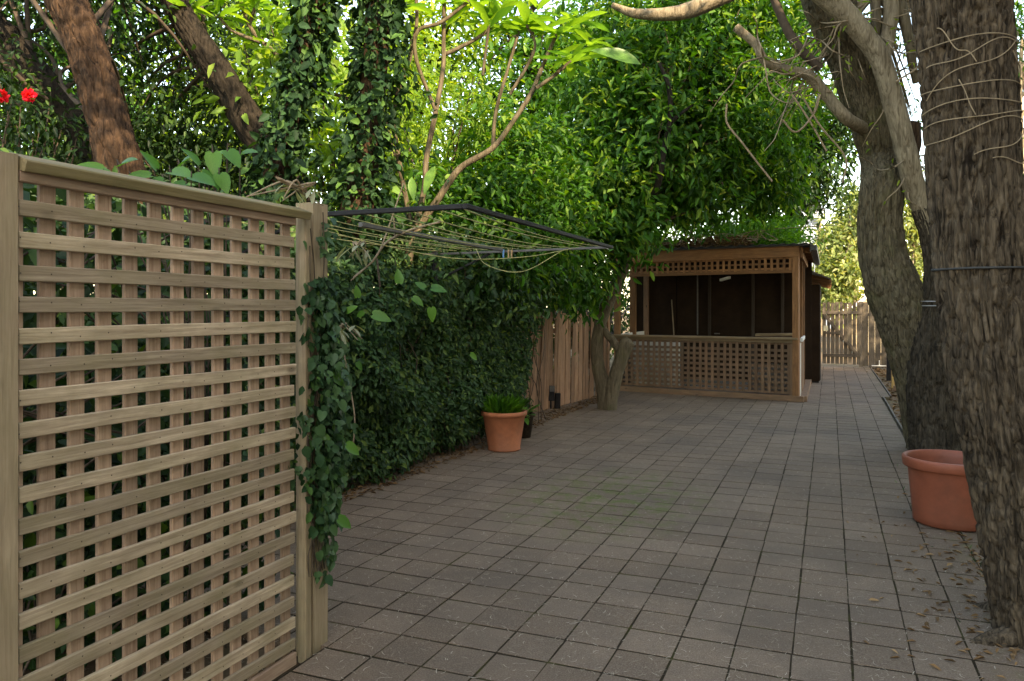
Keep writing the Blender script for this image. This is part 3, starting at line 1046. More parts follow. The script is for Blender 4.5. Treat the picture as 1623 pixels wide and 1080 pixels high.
bar('wall_post', (-4.16, cy0 + .1, 0), (-4.16, cy0 + .1, CLZ), .05, .05, face=(1, 0, 0))
for k in range(11):
    x = cx0 + 0.12 + (cx1 - cx0 - .2) * k / 10
    sag = random.uniform(.01, .05)
    pts = []
    for q in range(9):
        t = q / 8
        pts.append((x + random.uniform(-.004, .004), cy0 + (cy1 - cy0) * t, CLZ + .012 - sag * 4 * t * (1 - t), .0034))
    tube('cord', pts, 'cord', cline, 6, 24)
tube('cord', [(-3.2, 4.2, CLZ, .0034), (-2.9, 4.6, CLZ - .1, .0034), (-2.6, 5.2, CLZ - .17, .0034), (-2.3, 5.9, CLZ - .12, .0034), (-2.1, 6.6, CLZ, .0034)], 'cord', cline, 6, 30)
tube('cord', [(-3.0, 6.4, CLZ, .0034), (-2.8, 6.2, CLZ - .16, .0034), (-2.5, 6.3, CLZ - .22, .0034), (-2.2, 6.55, CLZ - .02, .0034)], 'cord', cline, 6, 30)
for k, (u, m_) in enumerate(((798, 'peg_blue'), (806, 'peg_wood'), (811, 'peg_wood'))):
    p = P(u, 396, 7.2)
    pg = thing('clothes_peg', ('blue clothes peg hanging on the clothesline cord', 'wooden clothes peg next to the blue one', 'outermost wooden clothes peg of the three on the line')[k], 'peg', p, 'pegs on the clothesline')
    board('jaw', (p.x, p.y - .006, p.z), (p.x, p.y - .004, p.z - .075), .012, .007, m_, pg, (0, -1, 0), 1)
    board('jaw', (p.x, p.y + .006, p.z), (p.x, p.y + .004, p.z - .075), .012, .007, m_, pg, (0, -1, 0), 1)
    tube('spring', [(p.x - .008, p.y, p.z - .03, .004), (p.x, p.y, p.z - .03, .004), (p.x + .008, p.y, p.z - .03, .004)], 'grey_metal', pg, 6, 4)
# dead branch lying over the cords
db = thing('dead_branch', 'dead forked twig lying across the clothesline cords', 'branch', P(640, 350, 5.4))
tube('stem', [Pr(556, 445, 5.3, .004), Pr(590, 415, 5.35, .007), Pr(612, 385, 5.4, .009), Pr(650, 365, 5.45, .009), Pr(698, 352, 5.5, .008)], 'twig', db, 7, 24)
tube('fork', [Pr(626, 374, 5.42, .007), Pr(625, 355, 5.4, .006), Pr(624, 345, 5.38, .004)], 'twig', db, 6, 8)

# ================================================================== POTS
def lathe(profile, n=56):
    V, F = [], []
    for r, z in profile:
        for k in range(n):
            a = 2 * math.pi * k / n
            V.append((r * math.cos(a), r * math.sin(a), z))
    m_ = len(profile)
    for i in range(m_ - 1):
        for k in range(n):
            F.append((i * n + k, i * n + (k + 1) % n, (i + 1) * n + (k + 1) % n, (i + 1) * n + k))
    return mesh('lathe', V, F, True)


pc = P(799, 715, 8.48); pc.z = 0.004
potl = thing('planted_pot', 'small terracotta pot with grassy plant beside the hedge', 'pot', pc)
Wp = Matrix.Translation(pc)
obj('pot_body', lathe([(0.0, .002), (.175, 0), (.182, .012), (.176, .02), (.232, .375), (.236, .38)]), 'terracotta_left', potl, Wp)
obj('rim', lathe([(.234, .372), (.252, .380), (.256, .40), (.250, .425), (.236, .428), (.224, .42), (.218, .36)]), 'terracotta_left', potl, Wp)
obj('soil', lathe([(0.0, .375), (.12, .38), (.226, .37)]), 'soil', potl, Wp)
for k in range(130):
    pass
n = 420
a = rng.uniform(0, 6.28, n); rr = .17 * rng.random(n) ** .6
gp = np.stack([pc.x - .02 + np.cos(a) * rr, pc.y + np.sin(a) * rr, np.full(n, .38)], -1)
gd = np.stack([np.cos(a) * .5 + rng.normal(size=n) * .3, np.sin(a) * .5 + rng.normal(size=n) * .3, .8 + rng.random(n)], -1)
leaves_obj('grass_blades', gp, gd, rng.normal(size=(n, 3)) * .6 + [0, -.5, .4], .10 + .15 * rng.random(n), 'leaf_fern', potl, pc, aspect=.07, droop=.3)['kind'] = 'stuff'
fl = single_leaf('lance', 1.0, .3, 'broad_single')
for k in range(26):
    a_ = random.uniform(0, 6.28)
    leaf_solo('leaf', potl, fl, (pc.x + math.cos(a_) * .13, pc.y + math.sin(a_) * .13, .40), (math.cos(a_), math.sin(a_), random.uniform(-.5, .6)), (math.cos(a_) * .3, math.sin(a_) * .3, 1), random.uniform(.10, .2))

pc2 = G(840, 648); pc2.z = 0.004
pot2 = thing('brown_pot', 'small brown plant pot half hidden behind the planted pot', 'pot', pc2 + Vector((-.15, -1.2, 0)))
W2 = Matrix.Translation(P(828, 690, 9.3).xy.to_3d() + Vector((0, 0, .004)))
obj('pot_body', lathe([(0, .002), (.10, 0), (.135, .25), (.15, .25), (.15, .29), (.125, .29), (.12, .24)], 36), 'soil', pot2, W2)
obj('soil', lathe([(0, .25), (.123, .245)], 36), 'soil', pot2, W2)
for k in range(22):
    a_ = random.uniform(0, 6.28)
    leaf_solo('leaf', pot2, fl, W2.translation + Vector((math.cos(a_) * .06, math.sin(a_) * .06, .27)), (math.cos(a_), math.sin(a_), random.uniform(-.3, 1)), (0, 0, 1), random.uniform(.12, .24))

pr = P(1508, 800, 5.57); pr.z = 0.004
potr = thing('large_pot', 'large empty terracotta coloured pot beside the big tree trunk', 'pot', pr)
Wr = Matrix.Translation(pr)
obj('pot_body', lathe([(0, .003), (.236, 0), (.25, .012), (.252, .05), (.285, .40), (.287, .41)], 72), 'terracotta_right', potr, Wr)
obj('rim', lathe([(.286, .398), (.312, .402), (.318, .412), (.322, .462), (.316, .474), (.300, .476), (.290, .466), (.284, .42), (.268, .25), (.262, .2)], 72), 'terracotta_right', potr, Wr)
obj('soil', lathe([(0, .215), (.15, .22), (.268, .21)], 40), 'soil', potr, Wr)
dl = single_leaf('lance', 1.0, .35, 'leaf_dry')
for q in ((1540, 735), (1528, 738), (1490, 722)):
    p = P(*q, 5.45)
    leaf_solo('dead_leaf', potr, dl, (p.x, p.y, .25), (.2, .1, .8), (.3, -1, .3), .13)

# garden spotlight against the palings
gl = G(873, 648)
sp = thing('garden_light', 'small dark spotlight on a stake in front of the palings', 'lamp', gl)
board('housing', gl + Vector((0, 0, .12)), gl + Vector((-.02, .03, .34)), .10, .09, 'black_metal', sp, (.6, -.8, .1), 1)
board('lens', gl + Vector((.035, -.045, .27)), gl + Vector((.03, -.03, .36)), .085, .03, 'grey_metal', sp, (.6, -.8, .4), 1)
tube('stake', [(gl.x, gl.y, -.05, .012), (gl.x, gl.y, .06, .012), (gl.x, gl.y, .16, .012)], 'black_metal', sp, 8, 5)
board('side_case', gl + Vector((.09, .05, 0.0)), gl + Vector((.10, .04, .24)), .08, .06, 'black_metal', sp, (.6, -.8, .1), 1)

# ================================================================== SHED
FR = G(1268, 637)
FL = G(978, 619)
fd = (FR - FL); SL = fd.length; fd.normalize()
fn = Vector((fd.y, -fd.x, 0))           # outward, towards the camera
shed = thing('garden_bar_shed', 'open timber garden shed with lattice front and low black roof', 'shed', (FL + FR) / 2)


def Fp(s, z, off=0.0):
    q = FL + fd * s + fn * off
    return Vector((q.x, q.y, z))


def fb(name, s0, z0, s1, z1, w, t, mat, off=0.0, warp=0.0, variants=4, parent=None):
    return board(name, Fp(s0, z0, off), Fp(s1, z1, off), w, t, mat, parent or shed, fn, variants, warp)


fb('sill_beam', -.05, .05, SL + .07, .05, .095, .11, 'shed_lattice', .03, .004, 1)
fb('lattice_rail', .05, .135, SL - .1, .135, .045, .03, 'shed_lattice', .0)
fb('lattice_rail', .05, .965, SL - .1, .965, .045, .03, 'shed_lattice', .0)
ns = 29
for k in range(ns):
    s = .10 + (SL - .27) * k / (ns - 1)
    fb('lattice_slat', s, .12, s + random.uniform(-.006, .006), .98, .052, .012, 'shed_lattice', .024, .002, 8)
for k in range(8):
    z = .215 + .0905 * k
    fb('lattice_slat', .06, z, SL - .11, z, .046, .012, 'shed_lattice', .010, .002, 4)
fb('counter_rail', -.05, 1.005, SL - .02, 1.005, .06, .035, 'shed_rail', .045, .003, 1)
fb('counter_rail', -.08, 1.05, SL - .02, 1.05, .035, .16, 'shed_rail', .03, .003, 1)
fb('corner_post', SL - .06, -.02, SL - .06, 2.62, .10, .10, 'shed_wood', 0.02, .002, 1)
fb('stile', SL - .135, .1, SL - .135, 1.0, .05, .04, 'shed_lattice', .01, 0, 1)
fb('corner_post', .0, -.02, .0, 2.6, .10, .10, 'shed_wood', -.02, .002, 1)
fb('frieze_rail', .04, 2.185, SL - .1, 2.185, .055, .035, 'shed_wood', .0, .002, 1)
for k in range(31):
    s = .10 + (SL - .25) * k / 30
    fb('frieze_slat', s, 2.20, s, 2.43, .045, .012, 'shed_wood', .022, .001, 8)
for z in (2.232, 2.318, 2.408):
    fb('frieze_slat', .05, z, SL - .1, z, .032, .012, 'shed_wood', .008, .001, 3)
fb('top_beam', -.12, 2.515, SL - .005, 2.515, .195, .05, 'shed_wood', .055, .004, 1)
DEP = 3.6
sd = Vector((0.0, 1.0, 0))               # the side runs along the paving
def Sp(y, z, off=0.0):
    return Vector((FR.x + off, FR.y + y, z))
# right side
def sb(name, y0, z0, y1, z1, w, t, mat, off=0.0, variants=3):
    return board(name, Sp(y0, z0, off), Sp(y1, z1, off), w, t, mat, shed, (1, 0, 0), variants)
sb('side_sill', -.03, .05, DEP, .05, .09, .12, 'shed_lattice', .05)
for k in range(11):
    sb('side_board', .11 + k * .172, .09, .11 + k * .172, .98, .165, .018, 'white_paint' if k == 0 else 'shed_lattice', .0)
sb('side_rail', .06, 1.03, 1.4, 1.03, .06, .04, 'white_paint', .02)
sb('corner_post', 1.0, .0, 1.0, 2.55, .09, .09, 'shed_wood', -.03)
sb('corner_post', 2.15, .0, 2.15, 2.55, .09, .09, 'shed_wood', -.03)
sb('side_beam', .03, 2.50, DEP, 2.50, .19, .045, 'shed_wood', .02)
# left side, low wall with white boards
LW = FL + Vector((0, .02, 0))
for y0, y1 in ((.1, 1.3), (1.42, 2.4)):
    board('side_board', LW + Vector((-.03, y0, .98)), LW + Vector((-.03, y1, .98)), .17, .02, 'white_paint', shed, (1, 0, 0), 2)
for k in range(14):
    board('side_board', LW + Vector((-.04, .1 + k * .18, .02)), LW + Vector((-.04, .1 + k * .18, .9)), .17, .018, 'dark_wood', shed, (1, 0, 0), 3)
board('corner_post', LW + Vector((-.02, 1.36, 0)), LW + Vector((-.02, 1.36, 2.5)), .12, .10, 'shed_wood', shed, (0, -1, 0), 1)
board('corner_post', LW + Vector((.0, 2.5, 0)), LW + Vector((.0, 2.5, 2.5)), .10, .10, 'shed_lattice', shed, (0, -1, 0), 1)
board('side_beam', LW + Vector((-.02, .05, 2.45)), LW + Vector((-.02, 3.4, 2.45)), .2, .05, 'shed_wood', shed, (1, 0, 0), 1)
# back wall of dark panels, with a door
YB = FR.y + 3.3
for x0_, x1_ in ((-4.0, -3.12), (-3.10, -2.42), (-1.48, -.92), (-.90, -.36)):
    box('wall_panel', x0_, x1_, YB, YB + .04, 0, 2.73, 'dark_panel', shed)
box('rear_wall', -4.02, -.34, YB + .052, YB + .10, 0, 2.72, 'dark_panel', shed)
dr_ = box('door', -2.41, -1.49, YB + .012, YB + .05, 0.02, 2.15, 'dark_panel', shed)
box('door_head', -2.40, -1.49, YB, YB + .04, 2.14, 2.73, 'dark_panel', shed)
tube('handle', [(-2.28, YB - .01, 1.02, .012), (-2.28, YB - .04, 1.02, .014), (-2.18, YB - .045, 1.02, .012)], 'grey_metal', dr_, 8, 8)
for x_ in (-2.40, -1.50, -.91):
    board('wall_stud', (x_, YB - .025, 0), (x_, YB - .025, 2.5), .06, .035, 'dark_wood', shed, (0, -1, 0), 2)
box('shed_floor', -3.95, -.45, FR.y + .62, YB, -.01, .035, 'concrete', shed)
board('inner_counter', (-1.35, FR.y + 2.2, 1.04), (-.5, FR.y + 2.2, 1.06), .045, .30, 'shed_rail', shed, (0, -1, 0), 1)
board('inner_counter', (-1.35, FR.y + 2.05, 0.98), (-.5, FR.y + 2.05, .99), .06, .03, 'shed_lattice', shed, (0, -1, 0), 1)
tube('conduit', [(-2.62, YB - .25, 1.0, .014), (-2.62, YB - .25, 1.7, .014), (-2.62, YB - .25, 2.48, .014)], 'grey_metal', shed, 8, 6)
board('tube_light', (-2.05, YB - .9, 2.14), (-1.8, YB - 1.6, 2.16), .05, .05, 'white_paint', shed, (0, 0, 1), 1)
# roof: corrugated black sheet
nx = 120
V = []
a0 = Fp(-.25, 2.66, .20); a1 = Fp(SL + .24, 2.63, .20)
for k in range(nx + 1):
    t = k / nx
    p = a0.lerp(a1, t)
    w = .012 * math.sin(t * SL / .076 * 2 * math.pi / 2)
    V.append((p.x, p.y, p.z + w)); V.append((p.x, p.y + 4.2, p.z + w + .10))
F = [(2 * k, 2 * k + 2, 2 * k + 3, 2 * k + 1) for k in range(nx)]
me = mesh('roof', V, F, True)
roof = obj('roof', me, 'roof_black', shed)
md = roof.modifiers.new('thick', 'SOLIDIFY'); md.thickness = .012
fb('roof_batten', -.2, 2.628, SL + .2, 2.612, .03, .05, 'roof_black', .13, 0, 1)
sb('gutter', -.15, 2.56, DEP + .6, 2.54, .085, .09, 'roof_black', .22)
sb('fascia', -.12, 2.58, DEP + .5, 2.57, .14, .02, 'grey_render' if False else 'roof_black', .165)
for k in range(5):
    sb('rafter_end', .3 + k * .75, 2.55, .36 + k * .75, 2.55, .09, .18, 'shed_wood', .09)

# things kept in the shed
wb = thing('white_board', 'white panel leaning behind the lattice at the left end of the shed', 'board', Fp(.65, 0, -.3))
board('panel', Fp(.15, .55, -.32), Fp(1.13, .55, -.32), .85, .02, 'white_paint', wb, fn, 1)
board('trim', Fp(.15, .985, -.32), Fp(1.13, .985, -.32), .02, .03, 'grey_wood', wb, fn, 1)
wb2 = thing('cream_board', 'stained cream panel standing behind the lattice at the right end of the shed', 'board', Fp(2.7, 0, -.45))
board('panel', Fp(2.35, .32, -.45), Fp(3.05, .32, -.45), .5, .02, 'concrete', wb2, fn, 1)
board('trim', Fp(2.35, .58, -.45), Fp(3.05, .58, -.45), .02, .03, 'grey_wood', wb2, fn, 1)
br = thing('broom', 'long handled broom leaning in the dark shed corner', 'broom', (-3.05, YB - .5, 0.03))
tube('handle', [(-3.0, YB - .6, .12, .012), (-3.1, YB - .35, .9, .012), (-3.2, YB - .1, 1.75, .012)], 'twig', br, 8, 8)
board('head', (-3.15, YB - .62, .09), (-2.85, YB - .62, .09), .12, .05, 'shed_wood', br, (0, -1, 0), 1)

# dark cabinet behind the shed side and the lean-to beyond it
cb = thing('tall_cabinet', 'tall dark brown cabinet standing against the side of the shed', 'cabinet', (-.35, FR.y + 3.75, 0))
box('body', -.75, -.19, FR.y + 3.62, FR.y + 4.5, .04, 2.06, 'dark_panel', cb)
box('plinth', -.73, -.21, FR.y + 3.65, FR.y + 4.48, -.012, .04, 'black_metal', cb)
board('door_edge', (-.18, FR.y + 3.64, .06), (-.18, FR.y + 3.64, 2.06), .03, .02, 'grey_metal', cb, (1, 0, 0), 1)
lt = thing('lean_to', 'weathered timber lean-to with plank roof next to the gate', 'shed', (-.6, 20, 0))
for k in range(26):
    y = FR.y + 4.62 + k * .163
    if y > 22.35: break
    board('wall_board', (-.225, y, -.012), (-.225, y, 2.12), .155, .02, 'grey_wood' if k % 3 else 'shed_lattice', lt, (1, 0, 0), 6, .003)
box('back_wall', -3.6, -3.5, FR.y + 4.5, 22.3, 0, 2.4, 'dark_wood', lt)
for k in range(6):
    x_ = -.05 - k * .13
    board('roof_plank', (x_, FR.y + 3.4, 2.20 + k * .055), (x_, 22.5, 2.20 + k * .055), .16, .03, 'grey_wood', lt, (.4, 0, 1), 2, .006)
for k in range(7):
    board('rafter_end', (-.5, FR.y + 3.6 + k * .8, 2.27), (.03, FR.y + 3.6 + k * .8, 2.12), .09, .045, 'shed_wood', lt, (0, -1, 0), 2)

# ================================================================== GATE AND FENCE AT THE END
YG = 22.55
gate = thing('timber_gate', 'grey timber gate with a diagonal brace at the end of the path', 'gate', (.3, YG, 0))
gx0, gx1 = -.19, .77
for k in range(9):
    w = (gx1 - gx0) / 9
    x = gx0 + w * (k + .5)
    board('board', (x, YG, .05 + random.uniform(0, .03)), (x, YG, 1.73 + random.uniform(-.015, .015)), w - .014 - (.012 if k % 3 == 1 else 0), .02, 'grey_wood', gate, (0, -1, 0), 6, .002)
for z in (1.45, .90, .30):
    board('rail', (gx0 + .01, YG - .03, z), (gx1 - .01 if z != .90 else gx0 + .45, YG - .03, z), .085 if z != .9 else .06, .03, 'grey_wood', gate, (0, -1, 0), 3)
board('brace', (gx0 + .05, YG - .034, 1.40), (gx1 - .09, YG - .034, .34), .085, .03, 'grey_wood', gate, (0, -1, 0), 1)
board('latch_plate', (gx0 + .09, YG - .06, .96), (gx0 + .09, YG - .06, 1.10), .11, .02, 'label_cream', gate, (0, -1, 0), 1)
gfe = thing('end_fence', 'grey paling fence between the gate and the twin trunk tree', 'fence', (1.6, YG, 0))
x = gx1 + .04
while x < 7.5:
    w = random.uniform(.13, .16)
    board('paling', (x + w / 2, YG + .02 + random.uniform(-.01, .012), .02 if x < .95 else -.12 + .1 * random.random()), (x + w / 2, YG + .02, 1.76 + random.uniform(-.03, .02)), w, .02, 'grey_wood', gfe, (0, -1, 0), 6, .003)
    x += w + random.uniform(.0, .012)
board('post', (gx1 + .0, YG + .06, 0), (gx1 + .0, YG + .06, 1.75), .09, .09, 'grey_wood', gfe, (0, -1, 0), 1)
for z in (.35, 1.4):
    board('rail', (gx1, YG + .06, z), (7.5, YG + .06, z), .08, .04, 'grey_wood', gfe, (0, -1, 0), 1)
wp = thing('white_pipe', 'thin white pipe frame standing low in front of the end fence', 'pipe', (1.3, YG - .25, 0))
tube('pipe', [(1.02, YG - .25, .06, .014), (1.2, YG - .25, .06, .014), (1.42, YG - .25, .06, .014)], 'white_paint', wp, 8, 6)
tube('pipe', [(1.38, YG - .25, -.05, .014), (1.38, YG - .25, .4, .014), (1.38, YG - .25, .75, .014)], 'white_paint', wp, 8, 6)
tube('pipe', [(1.2, YG - .25, .06, .012), (1.2, YG - .25, .13, .012), (1.2, YG - .25, .2, .012)], 'white_paint', wp, 8, 6)
yp = G(1421, 612)
ypo = thing('timber_post', 'short yellow pine post standing in the dirt beside the tree', 'post', yp)
board('shaft', (yp.x, yp.y, -.1), (yp.x, yp.y, .93), .19, .12, 'yellow_wood', ypo, (0, -1, 0), 1)
board('cap', (yp.x, yp.y, .93), (yp.x, yp.y, .945), .18, .11, 'yellow_wood', ypo, (0, -1, 0), 1)
bp = G(1409, 600)
bpo = thing('black_post', 'dark post standing behind the yellow pine post', 'post', bp)
board('shaft', (bp.x, bp.y, -.1), (bp.x, bp.y, 1.25), .10, .10, 'black_metal', bpo, (0, -1, 0), 1)
board('cap', (bp.x, bp.y, 1.25), (bp.x, bp.y, 1.265), .11, .11, 'black_metal', bpo, (0, -1, 0), 1)

# ================================================================== TREES ON THE RIGHT
# -- big single trunk, nearest
zb = 3.6
T = thing('furrowed_tree', 'big dark furrowed tree trunk nearest on the right edge', 'tree', (1.05, 4.33, 0))
pxs = [(1735, 1085, 160), (1716, 1055, 124), (1702, 1020, 106), (1683, 960, 94), (1661, 890, 86), (1636, 800, 79), (1608, 700, 73), (1583, 600, 69), (1566, 500, 66), (1553, 400, 65), (1544, 300, 64), (1538, 200, 64), (1531, 100, 65), (1523, 0, 67), (1518, -80, 70), (1515, -200, 66), (1520, -420, 52), (1540, -700, 38), (1560, -1000, 20)]
tube('trunk', [Pr(u, v, zb, hw * zb / FPX) for u, v, hw in pxs], 'bark_right', T, sides=260, n=760, bark_amp=0.026, seed=4, bark_freq=44, lumps=.04, stretch=6.5)
pB = P(1530, -420, zb)
bb = [((pB.x + .6, pB.y - .2, 6.0), (2.6, 2.4, 1.1), 50), ((pB.x + 2.2, pB.y + .3, 7.2), (2.2, 2.4, 1.5), 50), ((-1.1, .7, 6.9), (2.6, 2.6, .9), 120)]  # last blob: unseen canopy added over the camera to shade the upper left
p, d, nn, L, cen = crown_leaves(bb, .11, 26, .25)
leaves_obj('crown', p, d, nn, L, 'leaf_mid', T, (1.05, 4.33, 4))
tp = P(1520, -300, zb)
obj('branch', tubes_mesh([[(tp.x, tp.y, tp.z, .1), tuple((np.array(tp) + c) / 2 + [0, 0, .2]) + (.06,), tuple(c) + (.02,)] for c in cen[rng.choice(len(cen), 14)]], 6, 10), 'bark_right', T)
for q in (((1.0, 4.28, .16, .12), (.86, 4.22, .06, .075), (.70, 4.16, .0, .045), (.58, 4.12, -.03, .02)), ((1.02, 4.2, .18, .12), (.98, 4.02, .07, .08), (.95, 3.86, .0, .04), (.93, 3.74, -.03, .02)), ((.98, 4.4, .16, .11), (.86, 4.52, .05, .07), (.76, 4.62, -.01, .04), (.68, 4.70, -.04, .02))):
    tube('root', q, 'bark_right', T, sides=40, n=60, bark_amp=.012, seed=9, bark_freq=40)
# band and dry vine stems round it
def wrap(name, v0, v1, a0, a1, r_extra, rad, mat, parent, n=40, wob=.0):
    pts = []
    for q in range(n):
        t = q / (n - 1)
        v = v0 + (v1 - v0) * t + wob * math.sin(t * 9 + v0)
        u = np.interp(v, [0, 200, 400, 500, 600, 700], [1523, 1538, 1553, 1566, 1583, 1608])
        hw = np.interp(v, [0, 200, 400, 600, 700], [67, 64, 65, 69, 73])
        c = P(u, v, zb)
        R = hw * zb / FPX + r_extra
        a = math.radians(a0 + (a1 - a0) * t)
        # angle 0 = right of the camera, -90 = towards the camera
        e = Vector((CA, SA, 0)) * math.cos(a) + Vector((-SA, CA, 0)) * math.sin(a)
        pts.append((*(c + e * R), rad))
    return tube(name, pts, mat, parent, 6, n * 2)
wrap('band', 428, 427, -200, 170, .012, .006, 'band', T)
vine = thing('dry_vine', 'bare pale vine stems looped round the big right trunk', 'vine', tuple(P(1538, 300, zb)))
for v0, v1, a0, a1, w in ((82, 78, -180, 0, 2), (118, 78, -170, -40, 6), (160, 60, -175, -10, 8), (150, 148, -190, 10, 2), (178, 172, -190, 10, 3), (205, 186, -185, 5, 3), (232, 190, -190, 0, 6), (262, 200, -120, 5, 5), (268, 262, -100, 0, 5), (95, 180, -60, 5, 8), (140, 200, -130, -115, 2), (60, 120, -150, -110, 6)):
    wrap('stem', v0, v1, a0, a1, .016, .0025, 'twig', vine, 30, w)

# -- twin trunk tree behind the big pot
za = 8.5
A = thing('twin_trunk_tree', 'mossy twin trunk tree leaning over the path behind the big pot', 'tree', tuple(P(1488, 715, za).xy) + (0,))
S_ = za / FPX
left = [(1480, 740, 42), (1476, 700, 36), (1466, 640, 34), (1456, 590, 35), (1443, 540, 38), (1428, 490, 40), (1411, 450, 39), (1398, 405, 34), (1394, 350, 31), (1397, 300, 30), (1396, 255, 30), (1386, 205, 33), (1368, 150, 33), (1350, 100, 33), (1330, 50, 35), (1315, 0, 40), (1300, -60, 40), (1290, -160, 34), (1300, -300, 22), (1320, -420, 8)]
tube('trunk', [Pr(u, v, za + .25 * (v < 300), hw * S_) for u, v, hw in left], 'bark_twin', A, sides=150, n=420, bark_amp=0.032, seed=12, bark_freq=30, lumps=.05, stretch=6.5)
right = [(1492, 745, 54), (1490, 705, 44), (1485, 640, 41), (1479, 585, 37), (1475, 535, 29), (1476, 500, 20), (1479, 465, 15), (1484, 420, 16), (1476, 370, 16), (1463, 330, 16), (1450, 300, 15), (1440, 260, 15), (1431, 220, 15), (1416, 165, 15), (1396, 97, 16), (1372, 60, 15), (1338, 20, 16), (1290, -20, 16), (1240, -50, 12)]
tube('trunk', [Pr(u, v, za - .22 - .05 * (v < 300), hw * S_) for u, v, hw in right[:10]], 'bark_black', A, sides=130, n=340, bark_amp=0.032, seed=33, bark_freq=28, lumps=.07, stretch=6)
tube('limb', [Pr(u, v, za - .22 - .05 * (v < 300), hw * S_) for u, v, hw in right[8:]], 'bark_pale', A, sides=40, n=200, bark_amp=0.006, seed=23, bark_freq=20, lumps=.10)
for name_, pts, m_ in (('limb', [(1392, 215, 9, za + .3), (1370, 205, 10, za + .15), (1341, 187, 10), (1310, 152, 9.5), (1283, 121, 8), (1248, 111, 7), (1213, 97, 6.5), (1197, 70, 6), (1166, 43, 6)], 'bark_pale'),
                       ('limb', [(1300, -20, 16), (1200, -25, 15), (1140, -3, 13), (1080, 20, 11), (1010, 22, 7), (970, 8, 4)], 'bark_pale'),
                       ('limb', [(1396, 100, 13), (1406, 60, 12), (1412, 10, 12), (1405, -60, 10)], 'bark_pale'),
                       ('limb', [(1412, -30, 9), (1425, 0, 9), (1440, 60, 8), (1446, 100, 7), (1451, 132, 4)], 'bark_smooth'),
                       ('limb', [(1440, 262, 9), (1447, 230, 12), (1446, 205, 12), (1448, 195, 11)], 'bark_brown'),
                       ('limb', [(1300, 110, 7), (1255, 60, 7), (1215, -30, 6)], 'dark_twig'),
                       ('limb', [(1385, 60, 8), (1388, 20, 8), (1380, -40, 7)], 'bark_smooth')):
    tube(name_, [Pr(q[0], q[1], q[3] if len(q) > 3 else za - .1, q[2] * S_) for q in pts], m_, A, sides=18, n=60, bark_amp=.004, seed=5, lumps=.12)
tw = []
for k in range(46):
    u0, v0 = random.choice([(1260, 115), (1300, 140), (1330, 60), (1400, 60), (1415, 120), (1210, 90), (1440, 250), (1280, 60), (1360, 30)])
    q = [Pr(u0, v0, za - .1, .010)]
    a_ = random.uniform(0, 6.28)
    for j in range(4):
        a_ += random.gauss(0, .6)
        u0 += math.cos(a_) * random.uniform(15, 38); v0 += math.sin(a_) * random.uniform(12, 30) + 8
        q.append(Pr(u0, v0, za - .1 + random.gauss(0, .25), .009 - .0018 * j))
    tw.append(q)
for q in (((1152, 165), (1152, 195), (1175, 225), (1198, 255), (1224, 288)), ((1300, 150), (1290, 180), (1262, 210), (1240, 190)), ((1270, 150), (1300, 200), (1340, 250), (1335, 290)), ((1420, 130), (1460, 100), (1450, 60)), ((1255, 150), (1285, 195), (1310, 240))):
    tw.append([Pr(u, v, za - .4, .011) for u, v in q])
obj('twig', tubes_mesh(tw, 5, 14), 'twig', A)
ca = P(1400, 0, za)
bb = [((1.3, 8.4, 7.6), (3.4, 3.2, 1.5), 90), ((3.0, 9.0, 6.6), (1.8, 2.4, 1.2), 50), ((-1.4, 9.2, 8.0), (2.2, 2.4, 1.2), 40)]
p, d, nn, L, cen = crown_leaves(bb, .13, 26, .28)
leaves_obj('crown', p, d, nn, L, 'leaf_mid', A, (1.2, 8.4, 6))
tp = P(1300, -160, za)
obj('branch', tubes_mesh([[(tp.x, tp.y, tp.z, .12), tuple((np.array(tp) + c) / 2 + [0, 0, .3]) + (.07,), tuple(c) + (.02,)] for c in cen[rng.choice(len(cen), 22)]], 6, 10), 'bark_smooth', A)
p, d, nn, L, cen2 = crown_leaves([B(1440, 40, 9.0, .35, .3, .4, 9), B(1452, 190, 9.4, .2, .2, .4, 8), B(1455, 300, 9.6, .2, .2, .3, 6), B(1290, 70, 9.2, .5, .4, .4, 12), B(1240, 180, 9.2, .5, .4, .4, 8), B(1610, 60, 9.5, .25, .3, .6, 10)], .09, 16, .12)
leaves_obj('leaf_sprays', p, d, nn, L, 'leaf_mid', A, (1.2, 8.4, 4), aspect=.34)['kind'] = 'stuff'
obj('twig', tubes_mesh([[(*P(1380, 0, za), .02), tuple((np.array(P(1380, 0, za)) + c) / 2 + [0, 0, .1]) + (.012,), tuple(c) + (.004,)] for c in cen2], 5, 9), 'twig', A)
# sparse live leaves on the hanging twigs
pts = np.array([random.choice(random.choice(tw))[:3] for _ in range(260)]) + rng.normal(size=(260, 3)) * .06
leaves_obj('leaf_sprays', pts, rng.normal(size=(260, 3)) - [0, 0, .6], rng.normal(size=(260, 3)), .05 + .05 * rng.random(260), 'leaf_bright', A, (1.2, 8.4, 4), aspect=.3)['kind'] = 'stuff'
for v_, r_ in ((478, .0), (485, .004)):
    pts = []
    for q in range(24):
        a_ = q / 23 * 2 * math.pi
        c = P(1478, v_, za - .22)
        R = 20 * S_
        e = Vector((CA, SA, 0)) * math.cos(a_) + Vector((-SA, CA, 0)) * math.sin(a_)
        pts.append((*(c + e * R), .006))
    tube('wire_loop', pts, 'wire', A, 6, 60)

